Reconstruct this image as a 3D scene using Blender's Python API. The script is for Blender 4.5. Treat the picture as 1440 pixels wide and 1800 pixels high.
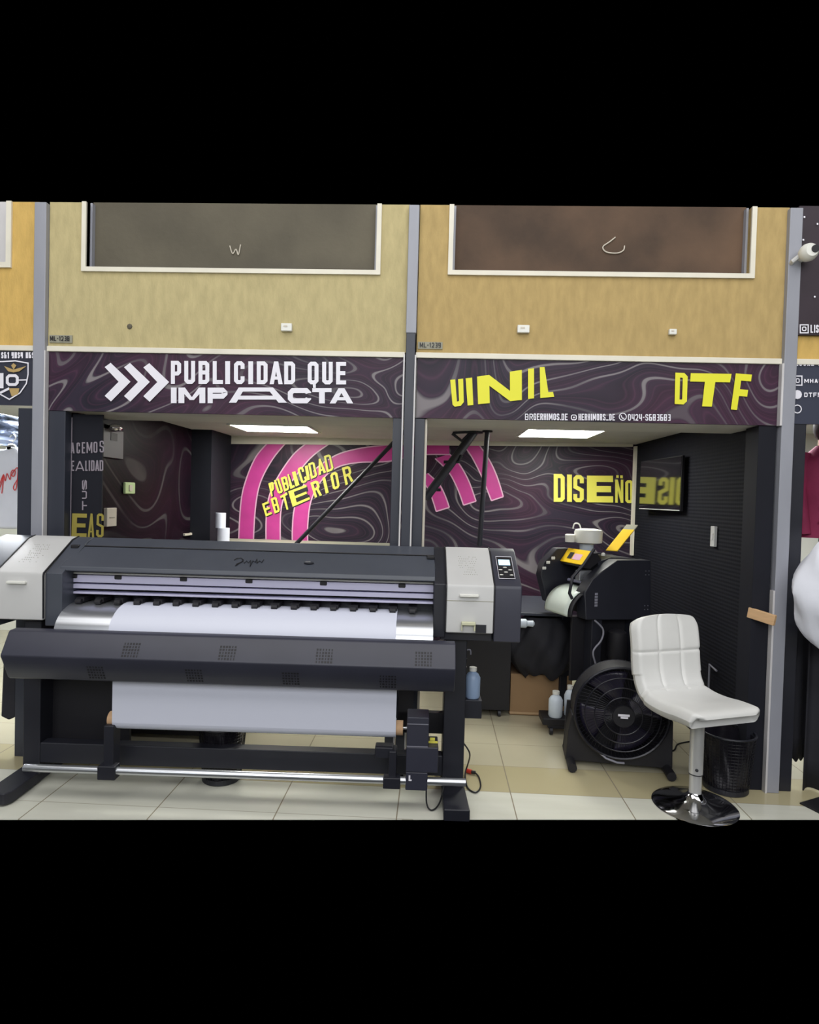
import bpy, bmesh, math, random
from mathutils import Vector, Matrix
random.seed(4)
for o in list(bpy.data.objects): bpy.data.objects.remove(o)
SC = bpy.context.scene
COL = SC.collection
R = math.radians

# ------------------------------------------------------------------ camera
FPX = 1080.0
CAMP = Vector((0, -3.4, 1.55))
def _axes():
    Y = Vector((45, -25, 1080)).normalized()
    Z = Vector((.028, -1, 0)); Z = (Z - Z.dot(Y) * Y).normalized()
    X = Y.cross(Z)
    if X.x < 0: X = -X
    return X, Y, Z
AX, AY, AZ = _axes()
cd = bpy.data.cameras.new('camera'); cam = bpy.data.objects.new('camera', cd); COL.objects.link(cam)
cd.sensor_fit = 'HORIZONTAL'; cd.sensor_width = 36; cd.lens = 36 * FPX / 1440; cd.clip_end = 60
right = Vector((AX[0], AY[0], AZ[0])); up = -Vector((AX[1], AY[1], AZ[1])); back = -Vector((AX[2], AY[2], AZ[2]))
m4 = Matrix((( right.x, up.x, back.x, CAMP.x), (right.y, up.y, back.y, CAMP.y), (right.z, up.z, back.z, CAMP.z), (0, 0, 0, 1)))
cam.matrix_world = m4
SC.camera = cam

# ------------------------------------------------------------------ world, lights, exposure
w = bpy.data.worlds.new('world'); SC.world = w; w.use_nodes = True
w.node_tree.nodes['Background'].inputs[0].default_value = (0, 0, 0, 1)
w.node_tree.nodes['Background'].inputs[1].default_value = 0
def area(name, loc, target, sx, sy, power, col=(1, 1, 1)):
    l = bpy.data.lights.new(name, 'AREA'); l.shape = 'RECTANGLE'; l.size = sx; l.size_y = sy; l.energy = power; l.color = col
    o = bpy.data.objects.new(name, l); COL.objects.link(o); o.location = loc
    o.rotation_euler = (Vector(target) - Vector(loc)).to_track_quat('-Z', 'Y').to_euler()
    return o
area('hall_area_light', (0, -2.6, 5.2), (0, -2.2, 0), 9, 3.5, 235, (1, .985, .96))
area('hall_area_light', (0, -7.5, 4.2), (0, 0, 1.5), 9, 3.0, 345, (.97, .985, 1))  # added frontal fill from behind the camera, no particular fixture
SC.view_settings.view_transform = 'Standard'; SC.view_settings.look = 'None'
SC.view_settings.gamma = 1; SC.view_settings.use_curve_mapping = False
SC.view_settings.exposure = 0.0

# ------------------------------------------------------------------ helpers
def at(px, py, x=None, y=None, z=None):
    """point of the room seen at a pixel of the photograph, on a plane x=, y= or z="""
    c = Vector(((px - 720) / FPX, (py - 900) / FPX, 1))
    d = Vector((AX.dot(c), AY.dot(c), AZ.dot(c)))
    if x is not None: t = (x - CAMP.x) / d.x
    elif y is not None: t = (y - CAMP.y) / d.y
    else: t = (z - CAMP.z) / d.z
    return CAMP + d * t
class Frame:
    def __init__(s, x, y, deg):
        s.o = Vector((x, y, 0)); s.deg = deg; a = R(deg)
        s.ux = Vector((math.cos(a), math.sin(a), 0)); s.uy = Vector((-math.sin(a), math.cos(a), 0))
    def at(s, px, py, ly):
        c = Vector(((px - 720) / FPX, (py - 900) / FPX, 1)); d = Vector((AX.dot(c), AY.dot(c), AZ.dot(c)))
        t = ((s.o - CAMP).dot(s.uy) + ly) / d.dot(s.uy); p = CAMP + d * t - s.o
        return p.dot(s.ux), p.z
def lin(c):
    c = c / 255.0
    return c / 12.92 if c <= .04045 else ((c + .055) / 1.055) ** 2.4
def rgb(c, k=1.0): return (lin(c[0]) * k, lin(c[1]) * k, lin(c[2]) * k, 1)
def mat(name, c, rough=.5, metal=0, spec=.5, var=0, vscale=6, emit=None, es=0, bump=0, bscale=60, stretch=None, coat=0, alpha=None, trans=0, sheen=0):
    m = bpy.data.materials.new(name); m.use_nodes = True; nt = m.node_tree; n = nt.nodes; L = nt.links
    b = n['Principled BSDF']; b.inputs['Base Color'].default_value = rgb(c)
    b.inputs['Roughness'].default_value = rough; b.inputs['Metallic'].default_value = metal
    b.inputs['Specular IOR Level'].default_value = spec; b.inputs['Coat Weight'].default_value = coat
    b.inputs['Transmission Weight'].default_value = trans
    if emit: b.inputs['Emission Color'].default_value = rgb(emit); b.inputs['Emission Strength'].default_value = es
    tc = n.new('ShaderNodeTexCoord'); mp = n.new('ShaderNodeMapping'); L.new(tc.outputs['Object'], mp.inputs[0])
    if stretch: mp.inputs['Scale'].default_value = stretch
    if var:
        nz = n.new('ShaderNodeTexNoise'); nz.inputs['Scale'].default_value = vscale; nz.inputs['Detail'].default_value = 5
        L.new(mp.outputs[0], nz.inputs['Vector'])
        mx = n.new('ShaderNodeMix'); mx.data_type = 'RGBA'
        a = rgb(c, 1 - var); d = rgb(c, 1 + var)
        mx.inputs[6].default_value = a; mx.inputs[7].default_value = tuple(min(1, v) for v in d)
        cr = n.new('ShaderNodeMapRange'); cr.inputs[1].default_value = .3; cr.inputs[2].default_value = .7
        L.new(nz.outputs['Fac'], cr.inputs[0]); L.new(cr.outputs[0], mx.inputs[0]); L.new(mx.outputs[2], b.inputs['Base Color'])
    if bump:
        nz = n.new('ShaderNodeTexNoise'); nz.inputs['Scale'].default_value = bscale; nz.inputs['Detail'].default_value = 4
        L.new(mp.outputs[0], nz.inputs['Vector'])
        bp = n.new('ShaderNodeBump'); bp.inputs['Strength'].default_value = bump; bp.inputs['Distance'].default_value = .01
        L.new(nz.outputs['Fac'], bp.inputs['Height']); L.new(bp.outputs[0], b.inputs['Normal'])
    return m
def tag(o, label, cat, group=None, kind=None):
    if label: o['label'] = label
    if cat: o['category'] = cat
    if group: o['group'] = group
    if kind: o['kind'] = kind
    return o
def thing(name, label, cat, loc=(0, 0, 0), rotz=0, group=None):
    o = bpy.data.objects.new(name, None); COL.objects.link(o); o.location = loc; o.rotation_euler = (0, 0, rotz)
    o.empty_display_size = .05
    return tag(o, label, cat, group)
class MB:
    """collects shapes; build() links them as one mesh"""
    def __init__(s): s.v = []; s.f = []
    def add(s, vs, fs):
        k = len(s.v); s.v += [tuple(v) for v in vs]; s.f += [tuple(i + k for i in f) for f in fs]; return s
    def box(s, x0, x1, y0, y1, z0, z1):
        return s.add([(x0, y0, z0), (x1, y0, z0), (x1, y1, z0), (x0, y1, z0), (x0, y0, z1), (x1, y0, z1), (x1, y1, z1), (x0, y1, z1)],
                     [(0, 3, 2, 1), (4, 5, 6, 7), (0, 1, 5, 4), (1, 2, 6, 5), (2, 3, 7, 6), (3, 0, 4, 7)])
    def prismx(s, prof, x0, x1):
        """profile of (y,z) points swept along x"""
        n = len(prof); vs = [(x0, y, z) for y, z in prof] + [(x1, y, z) for y, z in prof]
        fs = [(i, (i + 1) % n, n + (i + 1) % n, n + i) for i in range(n)] + [tuple(range(n))[::-1], tuple(range(n, 2 * n))]
        return s.add(vs, fs)
    def prismy(s, prof, y0, y1):
        n = len(prof); vs = [(x, y0, z) for x, z in prof] + [(x, y1, z) for x, z in prof]
        fs = [(i, (i + 1) % n, n + (i + 1) % n, n + i) for i in range(n)] + [tuple(range(n))[::-1], tuple(range(n, 2 * n))]
        return s.add(vs, fs)
    def prismz(s, prof, z0, z1):
        n = len(prof); vs = [(x, y, z0) for x, y in prof] + [(x, y, z1) for x, y in prof]
        fs = [(i, (i + 1) % n, n + (i + 1) % n, n + i) for i in range(n)] + [tuple(range(n))[::-1], tuple(range(n, 2 * n))]
        return s.add(vs, fs)
    def tube(s, pts, r, seg=10, closed=False):
        pts = [Vector(p) for p in pts]; n = len(pts); rs = r if isinstance(r, (list, tuple)) else [r] * n
        vs = []; prev = None
        for i, p in enumerate(pts):
            if closed: d = pts[(i + 1) % n] - pts[i - 1]
            else: d = pts[min(i + 1, n - 1)] - pts[max(i - 1, 0)]
            d = d.normalized() if d.length > 1e-9 else Vector((0, 0, 1))
            if prev is None:
                a = Vector((0, 0, 1)) if abs(d.z) < .9 else Vector((1, 0, 0))
                u = d.cross(a).normalized()
            else:
                u = (prev - prev.dot(d) * d).normalized()
            prev = u; vv = d.cross(u)
            for k in range(seg):
                t = 2 * math.pi * k / seg; vs.append(p + (u * math.cos(t) + vv * math.sin(t)) * rs[i])
        fs = []
        m = n if closed else n - 1
        for i in range(m):
            j = (i + 1) % n
            for k in range(seg):
                l = (k + 1) % seg; fs.append((i * seg + k, i * seg + l, j * seg + l, j * seg + k))
        if not closed: fs += [tuple(range(seg))[::-1], tuple(range((n - 1) * seg, n * seg))]
        return s.add(vs, fs)
    def cyl(s, a, b, r, seg=24): return s.tube([a, b], r, seg)
    def lathe(s, prof, c=(0, 0, 0), seg=40, axis='z', caps=True):
        """profile of (radius, height)"""
        vs = []; n = len(prof)
        for r, h in prof:
            for k in range(seg):
                t = 2 * math.pi * k / seg; a, b = r * math.cos(t), r * math.sin(t)
                if axis == 'z': vs.append((c[0] + a, c[1] + b, c[2] + h))
                elif axis == 'y': vs.append((c[0] + a, c[1] + h, c[2] + b))
                else: vs.append((c[0] + h, c[1] + a, c[2] + b))
        fs = [(i * seg + k, i * seg + (k + 1) % seg, (i + 1) * seg + (k + 1) % seg, (i + 1) * seg + k) for i in range(n - 1) for k in range(seg)]
        if caps: fs += [tuple(range(seg))[::-1], tuple(range((n - 1) * seg, n * seg))]
        return s.add(vs, fs)
    def ball(s, c, r, sc=(1, 1, 1), seg=16):
        pr = [(max(1e-4, math.sin(math.pi * i / 10)) * r, -math.cos(math.pi * i / 10) * r) for i in range(11)]
        k = len(s.v); s.lathe(pr, (0, 0, 0), seg)
        for i in range(k, len(s.v)):
            v = s.v[i]; s.v[i] = (c[0] + v[0] * sc[0], c[1] + v[1] * sc[1], c[2] + v[2] * sc[2])
        return s
    def grid(s, fn, nu, nv, close=False):
        vs = [fn(i / nu, j / nv) for i in range(nu + 1) for j in range(nv + 1)]
        fs = [(i * (nv + 1) + j, (i + 1) * (nv + 1) + j, (i + 1) * (nv + 1) + j + 1, i * (nv + 1) + j + 1) for i in range(nu) for j in range(nv)]
        return s.add(vs, fs)
    def xf(s, M):
        s.v = [tuple(M @ Vector(v)) for v in s.v]; return s
    def build(s, name, m, parent=None, smooth=False, bevel=0, solid=0, sub=0, segs=2, loc=None):
        me = bpy.data.meshes.new(name); me.from_pydata(s.v, [], s.f); me.update()
        bm = bmesh.new(); bm.from_mesh(me); bmesh.ops.recalc_face_normals(bm, faces=bm.faces); bm.to_mesh(me); bm.free()
        o = bpy.data.objects.new(name, me); COL.objects.link(o)
        me.materials.append(m)
        if parent: o.parent = parent
        if loc: o.location = loc
        if smooth: me.shade_smooth()
        if solid:
            q = o.modifiers.new('solid', 'SOLIDIFY'); q.thickness = solid; q.offset = 0
        if bevel:
            q = o.modifiers.new('bevel', 'BEVEL'); q.width = bevel; q.segments = segs; q.limit_method = 'ANGLE'; q.angle_limit = R(40)
            q.harden_normals = True; me.shade_smooth()
        if sub:
            q = o.modifiers.new('sub', 'SUBSURF'); q.levels = sub; q.render_levels = sub; me.shade_smooth()
        if smooth and not sub and not bevel:
            try: me.set_sharp_from_angle(angle=R(38))
            except Exception: pass
        return o
def struct(name, mb, m, parent=None, **k):
    o = mb.build(name, m, parent, **k)
    if not parent: o['kind'] = 'structure'
    return o
def copy_tree(o, parent=None):
    c = o.copy(); COL.objects.link(c)
    if parent: c.parent = parent
    for ch in [x for x in COL.objects if x.parent == o]: copy_tree(ch, c)
    return c
def catmull(pts, n=8):
    P = [Vector(p) for p in pts]; out = []
    for i in range(len(P) - 1):
        p0 = P[max(i - 1, 0)]; p1 = P[i]; p2 = P[i + 1]; p3 = P[min(i + 2, len(P) - 1)]
        for k in range(n):
            t = k / n
            out.append(.5 * ((2 * p1) + (p2 - p0) * t + (2 * p0 - 5 * p1 + 4 * p2 - p3) * t * t + (3 * p1 - p0 - 3 * p2 + p3) * t ** 3))
    out.append(P[-1]); return out

# ------------------------------------------------------------------ lettering: block glyphs in a unit box W x H
def seg_poly(a, b, w, e0=0, e1=0):
    a = Vector((a[0], a[1])); b = Vector((b[0], b[1])); d = (b - a).normalized(); n = Vector((-d.y, d.x)) * w / 2
    a = a - d * e0; b = b + d * e1
    return [tuple(a - n), tuple(b - n), tuple(b + n), tuple(a + n)]
def stroke(pts, w, closed=False):
    """mitred thick line as quads"""
    P = [Vector((p[0], p[1])) for p in pts]; n = len(P); L_, R_ = [], []
    for i in range(n):
        if closed or 0 < i < n - 1:
            d0 = (P[i] - P[i - 1]).normalized(); d1 = (P[(i + 1) % n] - P[i]).normalized()
            n0 = Vector((-d0.y, d0.x)); n1 = Vector((-d1.y, d1.x)); b = (n0 + n1)
            if b.length < 1e-6: b = n0
            b.normalize(); k = (w / 2) / max(.35, b.dot(n0))
        else:
            d = (P[1] - P[0]) if i == 0 else (P[-1] - P[-2]); d.normalize(); b = Vector((-d.y, d.x)); k = w / 2
        L_.append(P[i] + b * k); R_.append(P[i] - b * k)
    q = []
    for i in range(n if closed else n - 1):
        j = (i + 1) % n; q.append([tuple(R_[i]), tuple(R_[j]), tuple(L_[j]), tuple(L_[i])])
    return q
def glyph(ch, W, H, w, t=None):
    t = t or w; h = w / 2; x0, x1, y0, y1 = h, W - h, h, H - h; ym = H * .5; c = min(W, H) * .16
    r = lambda a, b, c_, d: [(a, b), (c_, b), (c_, d), (a, d)]
    ring = [(x0 + c, y0), (x1 - c, y0), (x1, y0 + c), (x1, y1 - c), (x1 - c, y1), (x0 + c, y1), (x0, y1 - c), (x0, y0 + c)]
    if ch == 'I': return [r(0, 0, W, H)]
    if ch == 'O' or ch == '0': return stroke(ring, w, True)
    if ch == 'D': return stroke([(x0, y0), (x1 - c, y0), (x1, y0 + c), (x1, y1 - c), (x1 - c, y1), (x0, y1)], w, True)
    if ch == 'E': return [r(0, 0, w, H), r(0, 0, W, t), r(0, H - t, W, H), r(0, ym - t / 2, W * .92, ym + t / 2)]
    if ch == 'F': return [r(0, 0, w, H), r(0, H - t, W, H), r(0, ym - t * .6, W * .9, ym + t * .4)]
    if ch == 'L': return [r(0, 0, w, H), r(0, 0, W, t)]
    if ch == 'T': return [r(W / 2 - w / 2, 0, W / 2 + w / 2, H), r(0, H - t, W, H)]
    if ch == 'H': return [r(0, 0, w, H), r(W - w, 0, W, H), r(0, ym - t / 2, W, ym + t / 2)]
    if ch == 'U': return stroke([(x0, H), (x0, y0 + c), (x0 + c, y0), (x1 - c, y0), (x1, y0 + c), (x1, H)], w)
    if ch == 'V': return stroke([(x0, H), (x0 + W * .04, y0 + c * .4), (x0 + W * .1, y0), (x1 - c, y0), (x1, y0 + c), (x1, H)], w)
    if ch == 'C': return stroke([(x1, H * .66), (x1, y1 - c), (x1 - c, y1), (x0 + c, y1), (x0, y1 - c), (x0, y0 + c), (x0 + c, y0), (x1 - c, y0), (x1, y0 + c), (x1, H * .34)], w)
    if ch == 'G': return stroke([(x1, H * .68), (x1, y1 - c), (x1 - c, y1), (x0 + c, y1), (x0, y1 - c), (x0, y0 + c), (x0 + c, y0), (x1, y0), (x1, ym), (W * .5, ym)], w)
    if ch == 'S' or ch == '5': return stroke([(x1, H * .7), (x1, y1 - c), (x1 - c, y1), (x0 + c, y1), (x0, y1 - c), (x0, ym + c), (x1, ym - c), (x1, y0 + c), (x1 - c, y0), (x0 + c, y0), (x0, y0 + c), (x0, H * .3)], w)
    if ch == 'Q': return stroke(ring, w, True) + [[(W * .45, h), (W * .75, h), (W * .75, -H * .16), (W * .5, -H * .16)]]
    if ch == 'P': return [r(0, 0, w, H)] + stroke([(h, y1), (x1 - c, y1), (x1, y1 - c), (x1, ym * .9 + c), (x1 - c, ym * .9), (h, ym * .9)], w)
    if ch == 'R': return [r(0, 0, w, H)] + stroke([(h, y1), (x1 - c, y1), (x1, y1 - c), (x1, ym + c), (x1 - c, ym), (h, ym)], w) + [[(W * .45, ym), (W - w, 0), (W, 0), (W * .45 + w, ym)]]
    if ch == 'B': return [r(0, 0, w, H)] + stroke([(h, y1), (x1 - c, y1), (x1, y1 - c), (x1, ym + c * .7), (x1 - c * .7, ym), (x1, ym - c * .7), (x1, y0 + c), (x1 - c, y0), (h, y0)], w) + [r(h, ym - t / 2, x1 - c * .6, ym + t / 2)]
    if ch == 'A':
        k = w * 1.05
        return [[(0, 0), (k, 0), (W / 2 + k * .45, H), (W / 2 - k * .5, H)], [(W - k, 0), (W, 0), (W / 2 + k * .5, H), (W / 2 - k * .45, H)], r(W * .22, H * .2, W * .78, H * .2 + t * .8)]
    if ch == 'M': return [r(0, 0, w, H), r(W - w, 0, W, H), [(0, H), (w * 1.1, H), (W / 2 + w * .35, H * .2), (W / 2 - w * .35, H * .2)], [(W, H), (W - w * 1.1, H), (W / 2 - w * .35, H * .2), (W / 2 + w * .35, H * .2)]]
    if ch == 'N': return [r(0, 0, w, H), r(W - w, 0, W, H), [(0, H), (w, H), (W, 0), (W - w, 0)]]
    if ch == 'X': return [[(0, 0), (w, 0), (W, H), (W - w, H)], [(W - w, 0), (W, 0), (w, H), (0, H)]]
    if ch == '1': return [r(W * .4, 0, W * .4 + w, H), [(W * .4, H), (W * .4, H - t * 1.4), (0, H * .72), (0, H * .8)]]
    if ch == '2': return stroke([(x0, H * .72), (x0, y1 - c), (x0 + c, y1), (x1 - c, y1), (x1, y1 - c), (x1, ym), (x0, y0), (W, y0)], w)
    if ch == '3': return stroke([(x0, y1), (x1, y1), (x1, ym), (x1, y0), (x0, y0)], w) + [r(W * .3, ym - t / 2, W, ym + t / 2)]
    if ch == '4': return [r(W - w, 0, W, H), r(0, H * .3, W, H * .3 + t), r(0, H * .3, w, H)]
    if ch == '6': return stroke([(x1, y1), (x0, y1), (x0, y0), (x1, y0), (x1, ym), (x0, ym)], w)
    if ch == '8': return stroke([(x0, y0), (x1, y0), (x1, y1), (x0, y1)], w, True) + [r(0, ym - t / 2, W, ym + t / 2)]
    if ch == '9': return stroke([(x0, y0), (x1, y0), (x1, y1), (x0, y1), (x0, ym), (x1, ym)], w)
    if ch == '-': return [r(0, ym - t / 2, W, ym + t / 2)]
    if ch == '_': return [r(0, 0, W, t)]
    if ch == '.': return [r(0, 0, w, w)]
    if ch == '@': return stroke(ring, w, True) + [r(W * .38, H * .36, W * .66, H * .64)]
    return []
class Plane:
    """a flat upright surface through point p, facing the room; g lifts artwork off it"""
    def __init__(s, p, deg=0, g=.003):
        s.f = Frame(p[0], p[1], deg); s.g = g
    def pt(s, px, py, lift=0):
        ly = -(s.g + lift); lx, z = s.f.at(px, py, ly)
        v = s.f.o + s.f.ux * lx + s.f.uy * ly; return (v.x, v.y, z)
    def lp(s, lx, z, lift=0):
        v = s.f.o + s.f.ux * lx - s.f.uy * (s.g + lift); return (v.x, v.y, z)
def put_glyph(mb, pl, ch, quad, w=.2, t=None, lift=0):
    """quad: bl, br, tr, tl pixels; w: stem width as share of the letter's mean width, in height units when t given"""
    bl, br, tr, tl = [Vector(q) for q in quad]
    W = ((br - bl).length + (tr - tl).length) / 2; H = ((tl - bl).length + (tr - br).length) / 2
    for poly in glyph(ch, W, H, w, t):
        vs = []; h_ = hair()
        for x, y in poly:
            u, v = x / W, y / H
            p = bl * (1 - u) * (1 - v) + br * u * (1 - v) + tr * u * v + tl * (1 - u) * v
            vs.append(pl.pt(p.x, p.y, lift + h_))
        mb.add(vs, [tuple(range(len(vs)))])
LIFT = [0]
def hair():
    LIFT[0] = (LIFT[0] + 1) % 19; return LIFT[0] * .00006
def put_poly(mb, pl, pts, lift=0):
    h = hair(); vs = [pl.pt(x, y, lift + h) for x, y in pts]; mb.add(vs, [tuple(range(len(vs)))])
def put_band(mb, pl, A, B, lift=0, n=8):
    """ribbon between two pixel polylines, smoothed"""
    a = catmull([(p[0], p[1], 0) for p in A], n); b = catmull([(p[0], p[1], 0) for p in B], n)
    m = max(len(a), len(b))
    rs = lambda l: [l[min(len(l) - 1, round(i * (len(l) - 1) / (m - 1)))] for i in range(m)]
    a, b = rs(a), rs(b)
    for i in range(m - 1):
        put_poly(mb, pl, [(a[i].x, a[i].y), (a[i + 1].x, a[i + 1].y), (b[i + 1].x, b[i + 1].y), (b[i].x, b[i].y)], lift)
def put_line(mb, pl, pts, w, lift=0, closed=False, smooth=False):
    if smooth: pts = [(p.x, p.y) for p in catmull([(p[0], p[1], 0) for p in pts], 6)]
    for q in stroke(pts, w, closed): put_poly(mb, pl, q, lift)
def put_row(mb, pl, txt, quad, w, gap=.3, lift=0, t=None):
    bl, br, tr, tl = [Vector(q) for q in quad]
    rel = {'I': .45, '1': .6, ' ': .6, '.': .3, '-': .6, 'M': 1.35, 'N': 1.1, '@': 1.5}
    ws = [rel.get(c, 1) for c in txt]; tot = sum(ws) + gap * (len(txt) - 1); x = 0
    for c, ww in zip(txt, ws):
        u0, u1 = x / tot, (x + ww) / tot; x += ww + gap
        if c == ' ': continue
        put_glyph(mb, pl, c, [bl.lerp(br, u0), bl.lerp(br, u1), tl.lerp(tr, u1), tl.lerp(tr, u0)], w, t, lift)

# ------------------------------------------------------------------ materials
def swirl(name, seed, scale=1.5, k=1.0, freq=11, flow=(.12, .18)):
    """dark plum vinyl print of contour lines"""
    m = bpy.data.materials.new(name); m.use_nodes = True; n = m.node_tree.nodes; L = m.node_tree.links; b = n['Principled BSDF']
    tc = n.new('ShaderNodeTexCoord'); mp = n.new('ShaderNodeMapping'); L.new(tc.outputs['Object'], mp.inputs[0]); mp.inputs['Location'].default_value = (seed * 1.7, seed, seed * .6)
    mp.inputs['Scale'].default_value = (1, 1, 1.25)
    nz = n.new('ShaderNodeTexNoise'); nz.inputs['Scale'].default_value = scale; nz.inputs['Detail'].default_value = 1.2; nz.inputs['Roughness'].default_value = .35; nz.inputs['Distortion'].default_value = .9
    L.new(mp.outputs[0], nz.inputs['Vector'])
    def mth(op, a, v=None):
        q = n.new('ShaderNodeMath'); q.operation = op; L.new(a, q.inputs[0])
        if v is not None:
            if isinstance(v, (int, float)): q.inputs[1].default_value = v
            else: L.new(v, q.inputs[1])
        return q.outputs[0]
    sp = n.new('ShaderNodeSeparateXYZ'); L.new(tc.outputs['Object'], sp.inputs[0])
    base = mth('ADD', nz.outputs['Fac'], mth('ADD', mth('MULTIPLY', sp.outputs[0], flow[0]), mth('ADD', mth('MULTIPLY', sp.outputs[2], flow[1]), mth('MULTIPLY', sp.outputs[1], flow[0]))))
    f1 = mth('FRACT', mth('MULTIPLY', base, freq)); f2 = mth('FRACT', mth('MULTIPLY', base, freq * 5))
    def ramp(src, pts):
        r = n.new('ShaderNodeValToRGB'); r.color_ramp.interpolation = 'LINEAR'
        while len(r.color_ramp.elements) < len(pts): r.color_ramp.elements.new(.5)
        for e, (p, c) in zip(r.color_ramp.elements, pts): e.position = p; e.color = c
        L.new(src, r.inputs[0]); return r.outputs[0]
    tone = ramp(f1, [(0, rgb((36, 33, 46), k)), (.3, rgb((54, 46, 62), k)), (.55, rgb((40, 38, 54), k)), (.8, rgb((60, 44, 62), k)), (1, rgb((36, 33, 46), k))])
    wht = (1, 1, 1, 1); blk = (0, 0, 0, 1)
    n2 = n.new('ShaderNodeTexNoise'); n2.inputs['Scale'].default_value = 1.6; n2.inputs['Detail'].default_value = 0; L.new(mp.outputs[0], n2.inputs['Vector'])
    n3 = n.new('ShaderNodeTexNoise'); n3.inputs['Scale'].default_value = 2.3; n3.inputs['Detail'].default_value = 0; L.new(tc.outputs['Object'], n3.inputs['Vector'])
    def mix(f, a, c):
        q = n.new('ShaderNodeMix'); q.data_type = 'RGBA'; L.new(f, q.inputs[0])
        for i, v in ((6, a), (7, c)):
            if isinstance(v, tuple): q.inputs[i].default_value = v
            else: L.new(v, q.inputs[i])
        return q.outputs[2]
    fine = ramp(f2, [(0, wht), (.18, blk), (.82, blk), (1, wht)])
    pm = ramp(n2.outputs['Fac'], [(.42, blk), (.62, wht)])
    c = mix(mth('MULTIPLY', fine, .28), tone, rgb((104, 66, 92), k))
    c = mix(mth('MULTIPLY', pm, .14), c, rgb((120, 46, 84), k))
    line = ramp(f1, [(0, blk), (.42, blk), (.46, wht), (.54, wht), (.58, blk)])
    lm = ramp(n3.outputs['Fac'], [(.36, (.3, .3, .3, 1)), (.58, wht)])
    c = mix(mth('MULTIPLY', line, lm), c, rgb((138, 132, 136), k))
    L.new(c, b.inputs['Base Color']); b.inputs['Roughness'].default_value = .45; b.inputs['Specular IOR Level'].default_value = .25
    return m
def wallpaper(name, c):
    m = mat(name, c, .85, var=.1, vscale=9, bump=.25, bscale=45, stretch=(3, 3, 1), spec=.2)
    return m
M = {}
M['yellow_bay'] = wallpaper('ochre_wall_paint', (186, 173, 130))
M['yellow_bay2'] = wallpaper('tan_ochre_wall_paint', (180, 156, 106))
M['yellow_side'] = wallpaper('bright_ochre_wall_paint', (204, 170, 100))
M['cream_trim'] = mat('cream_trim_paint', (225, 220, 205), .5, var=.06)
M['white_trim'] = mat('white_metal_trim', (205, 203, 205), .4, var=.05)
M['grey_column'] = mat('grey_column_paint', (150, 152, 162), .38, metal=.0, var=.1, vscale=5, stretch=(1, 1, .3))
M['black_panel'] = mat('black_laminate', (50, 53, 64), .42, var=.12, vscale=3, stretch=(2, 2, .4))
M['dark_wall'] = mat('charcoal_wall_panel', (28, 29, 37), .7, spec=.2, var=.15, vscale=2)
M['board_l'] = mat('grey_brown_board', (92, 86, 72), .75, var=.22, vscale=2.2, bump=.2, bscale=30)
M['board_r'] = mat('brown_board', (84, 64, 48), .75, var=.5, vscale=2.2, bump=.2, bscale=30)
M['ceil'] = mat('ceiling_paint', (204, 202, 198), .8, var=.05)
M['soffit'] = mat('soffit_paint', (212, 210, 204), .7, var=.04)
M['swirl_sign_l'] = swirl('contour_print_left_sign', 3.1, 1.2, .85, 13, (.10, .30))
M['swirl_sign_r'] = swirl('contour_print_right_sign', 7.7, 1.2, .85, 13, (.10, .30))
M['swirl_back'] = swirl('contour_print_back_wall', 12.3, .75, .7, 15, (.08, .16))
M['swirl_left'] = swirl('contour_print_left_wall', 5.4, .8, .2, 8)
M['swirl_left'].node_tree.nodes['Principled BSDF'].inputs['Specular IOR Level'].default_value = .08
M['ink_white'] = mat('white_vinyl', (236, 234, 244), .45)
M['ink_yellow'] = mat('yellow_vinyl', (232, 228, 40), .45)
M['ink_yellow2'] = mat('pale_yellow_vinyl', (226, 218, 92), .45)
M['ink_olive'] = mat('olive_yellow_vinyl', (150, 138, 62), .5)
M['ink_grey'] = mat('grey_vinyl', (140, 132, 142), .5)
M['ink_pink'] = mat('magenta_vinyl', (190, 62, 142), .4, var=.12, vscale=5)
M['ink_outline'] = mat('pale_pink_vinyl', (214, 170, 196), .45)
M['ink_black'] = mat('black_vinyl', (26, 22, 28), .5)
M['gun'] = mat('gunmetal_plastic', (72, 76, 86), .38, var=.06, spec=.5)
M['gun2'] = mat('dark_slate_plastic', (54, 55, 68), .4, var=.06)
M['blk'] = mat('black_steel', (34, 35, 44), .45, var=.1)
M['blk2'] = mat('matt_black_plastic', (24, 23, 29), .55, var=.1)
M['pl_grey'] = mat('light_grey_plastic', (200, 200, 200), .45, var=.03)
M['pl_white'] = mat('white_plastic', (228, 228, 222), .4)
M['alu'] = mat('brushed_aluminium', (205, 208, 214), .28, metal=.85, var=.08, vscale=8, stretch=(.3, 20, 20))
M['rail'] = mat('polished_rail', (206, 204, 232), .35, metal=.15)
M['chrome'] = mat('chrome', (225, 225, 230), .09, metal=1)
M['paper'] = mat('white_paper', (216, 219, 234), .55, spec=.3)
M['card'] = mat('cardboard', (154, 124, 90), .8, var=.1, vscale=4)
M['core'] = mat('cardboard_core', (196, 160, 124), .8, var=.1)
M['vinyl_seat'] = mat('white_leatherette', (222, 222, 220), .42, var=.04, vscale=4, bump=.05, bscale=120)
M['wood'] = mat('pale_wood', (206, 168, 126), .6, var=.12, vscale=8, stretch=(1, 1, 6))
M['screen'] = mat('lit_display', (190, 225, 240), .3, emit=(200, 232, 248), es=.8)
M['bottle'] = mat('translucent_white_plastic', (206, 216, 228), .35)
M['bluebottle'] = mat('pale_blue_bottle', (150, 172, 204), .35, var=.08)
M['yel_plastic'] = mat('yellow_plastic', (238, 196, 28), .4)
M['red'] = mat('red_plastic', (206, 60, 44), .5)
M['maroon'] = mat('maroon_fabric', (150, 44, 84), .8, var=.15, vscale=7, bump=.3, bscale=25)
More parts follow.
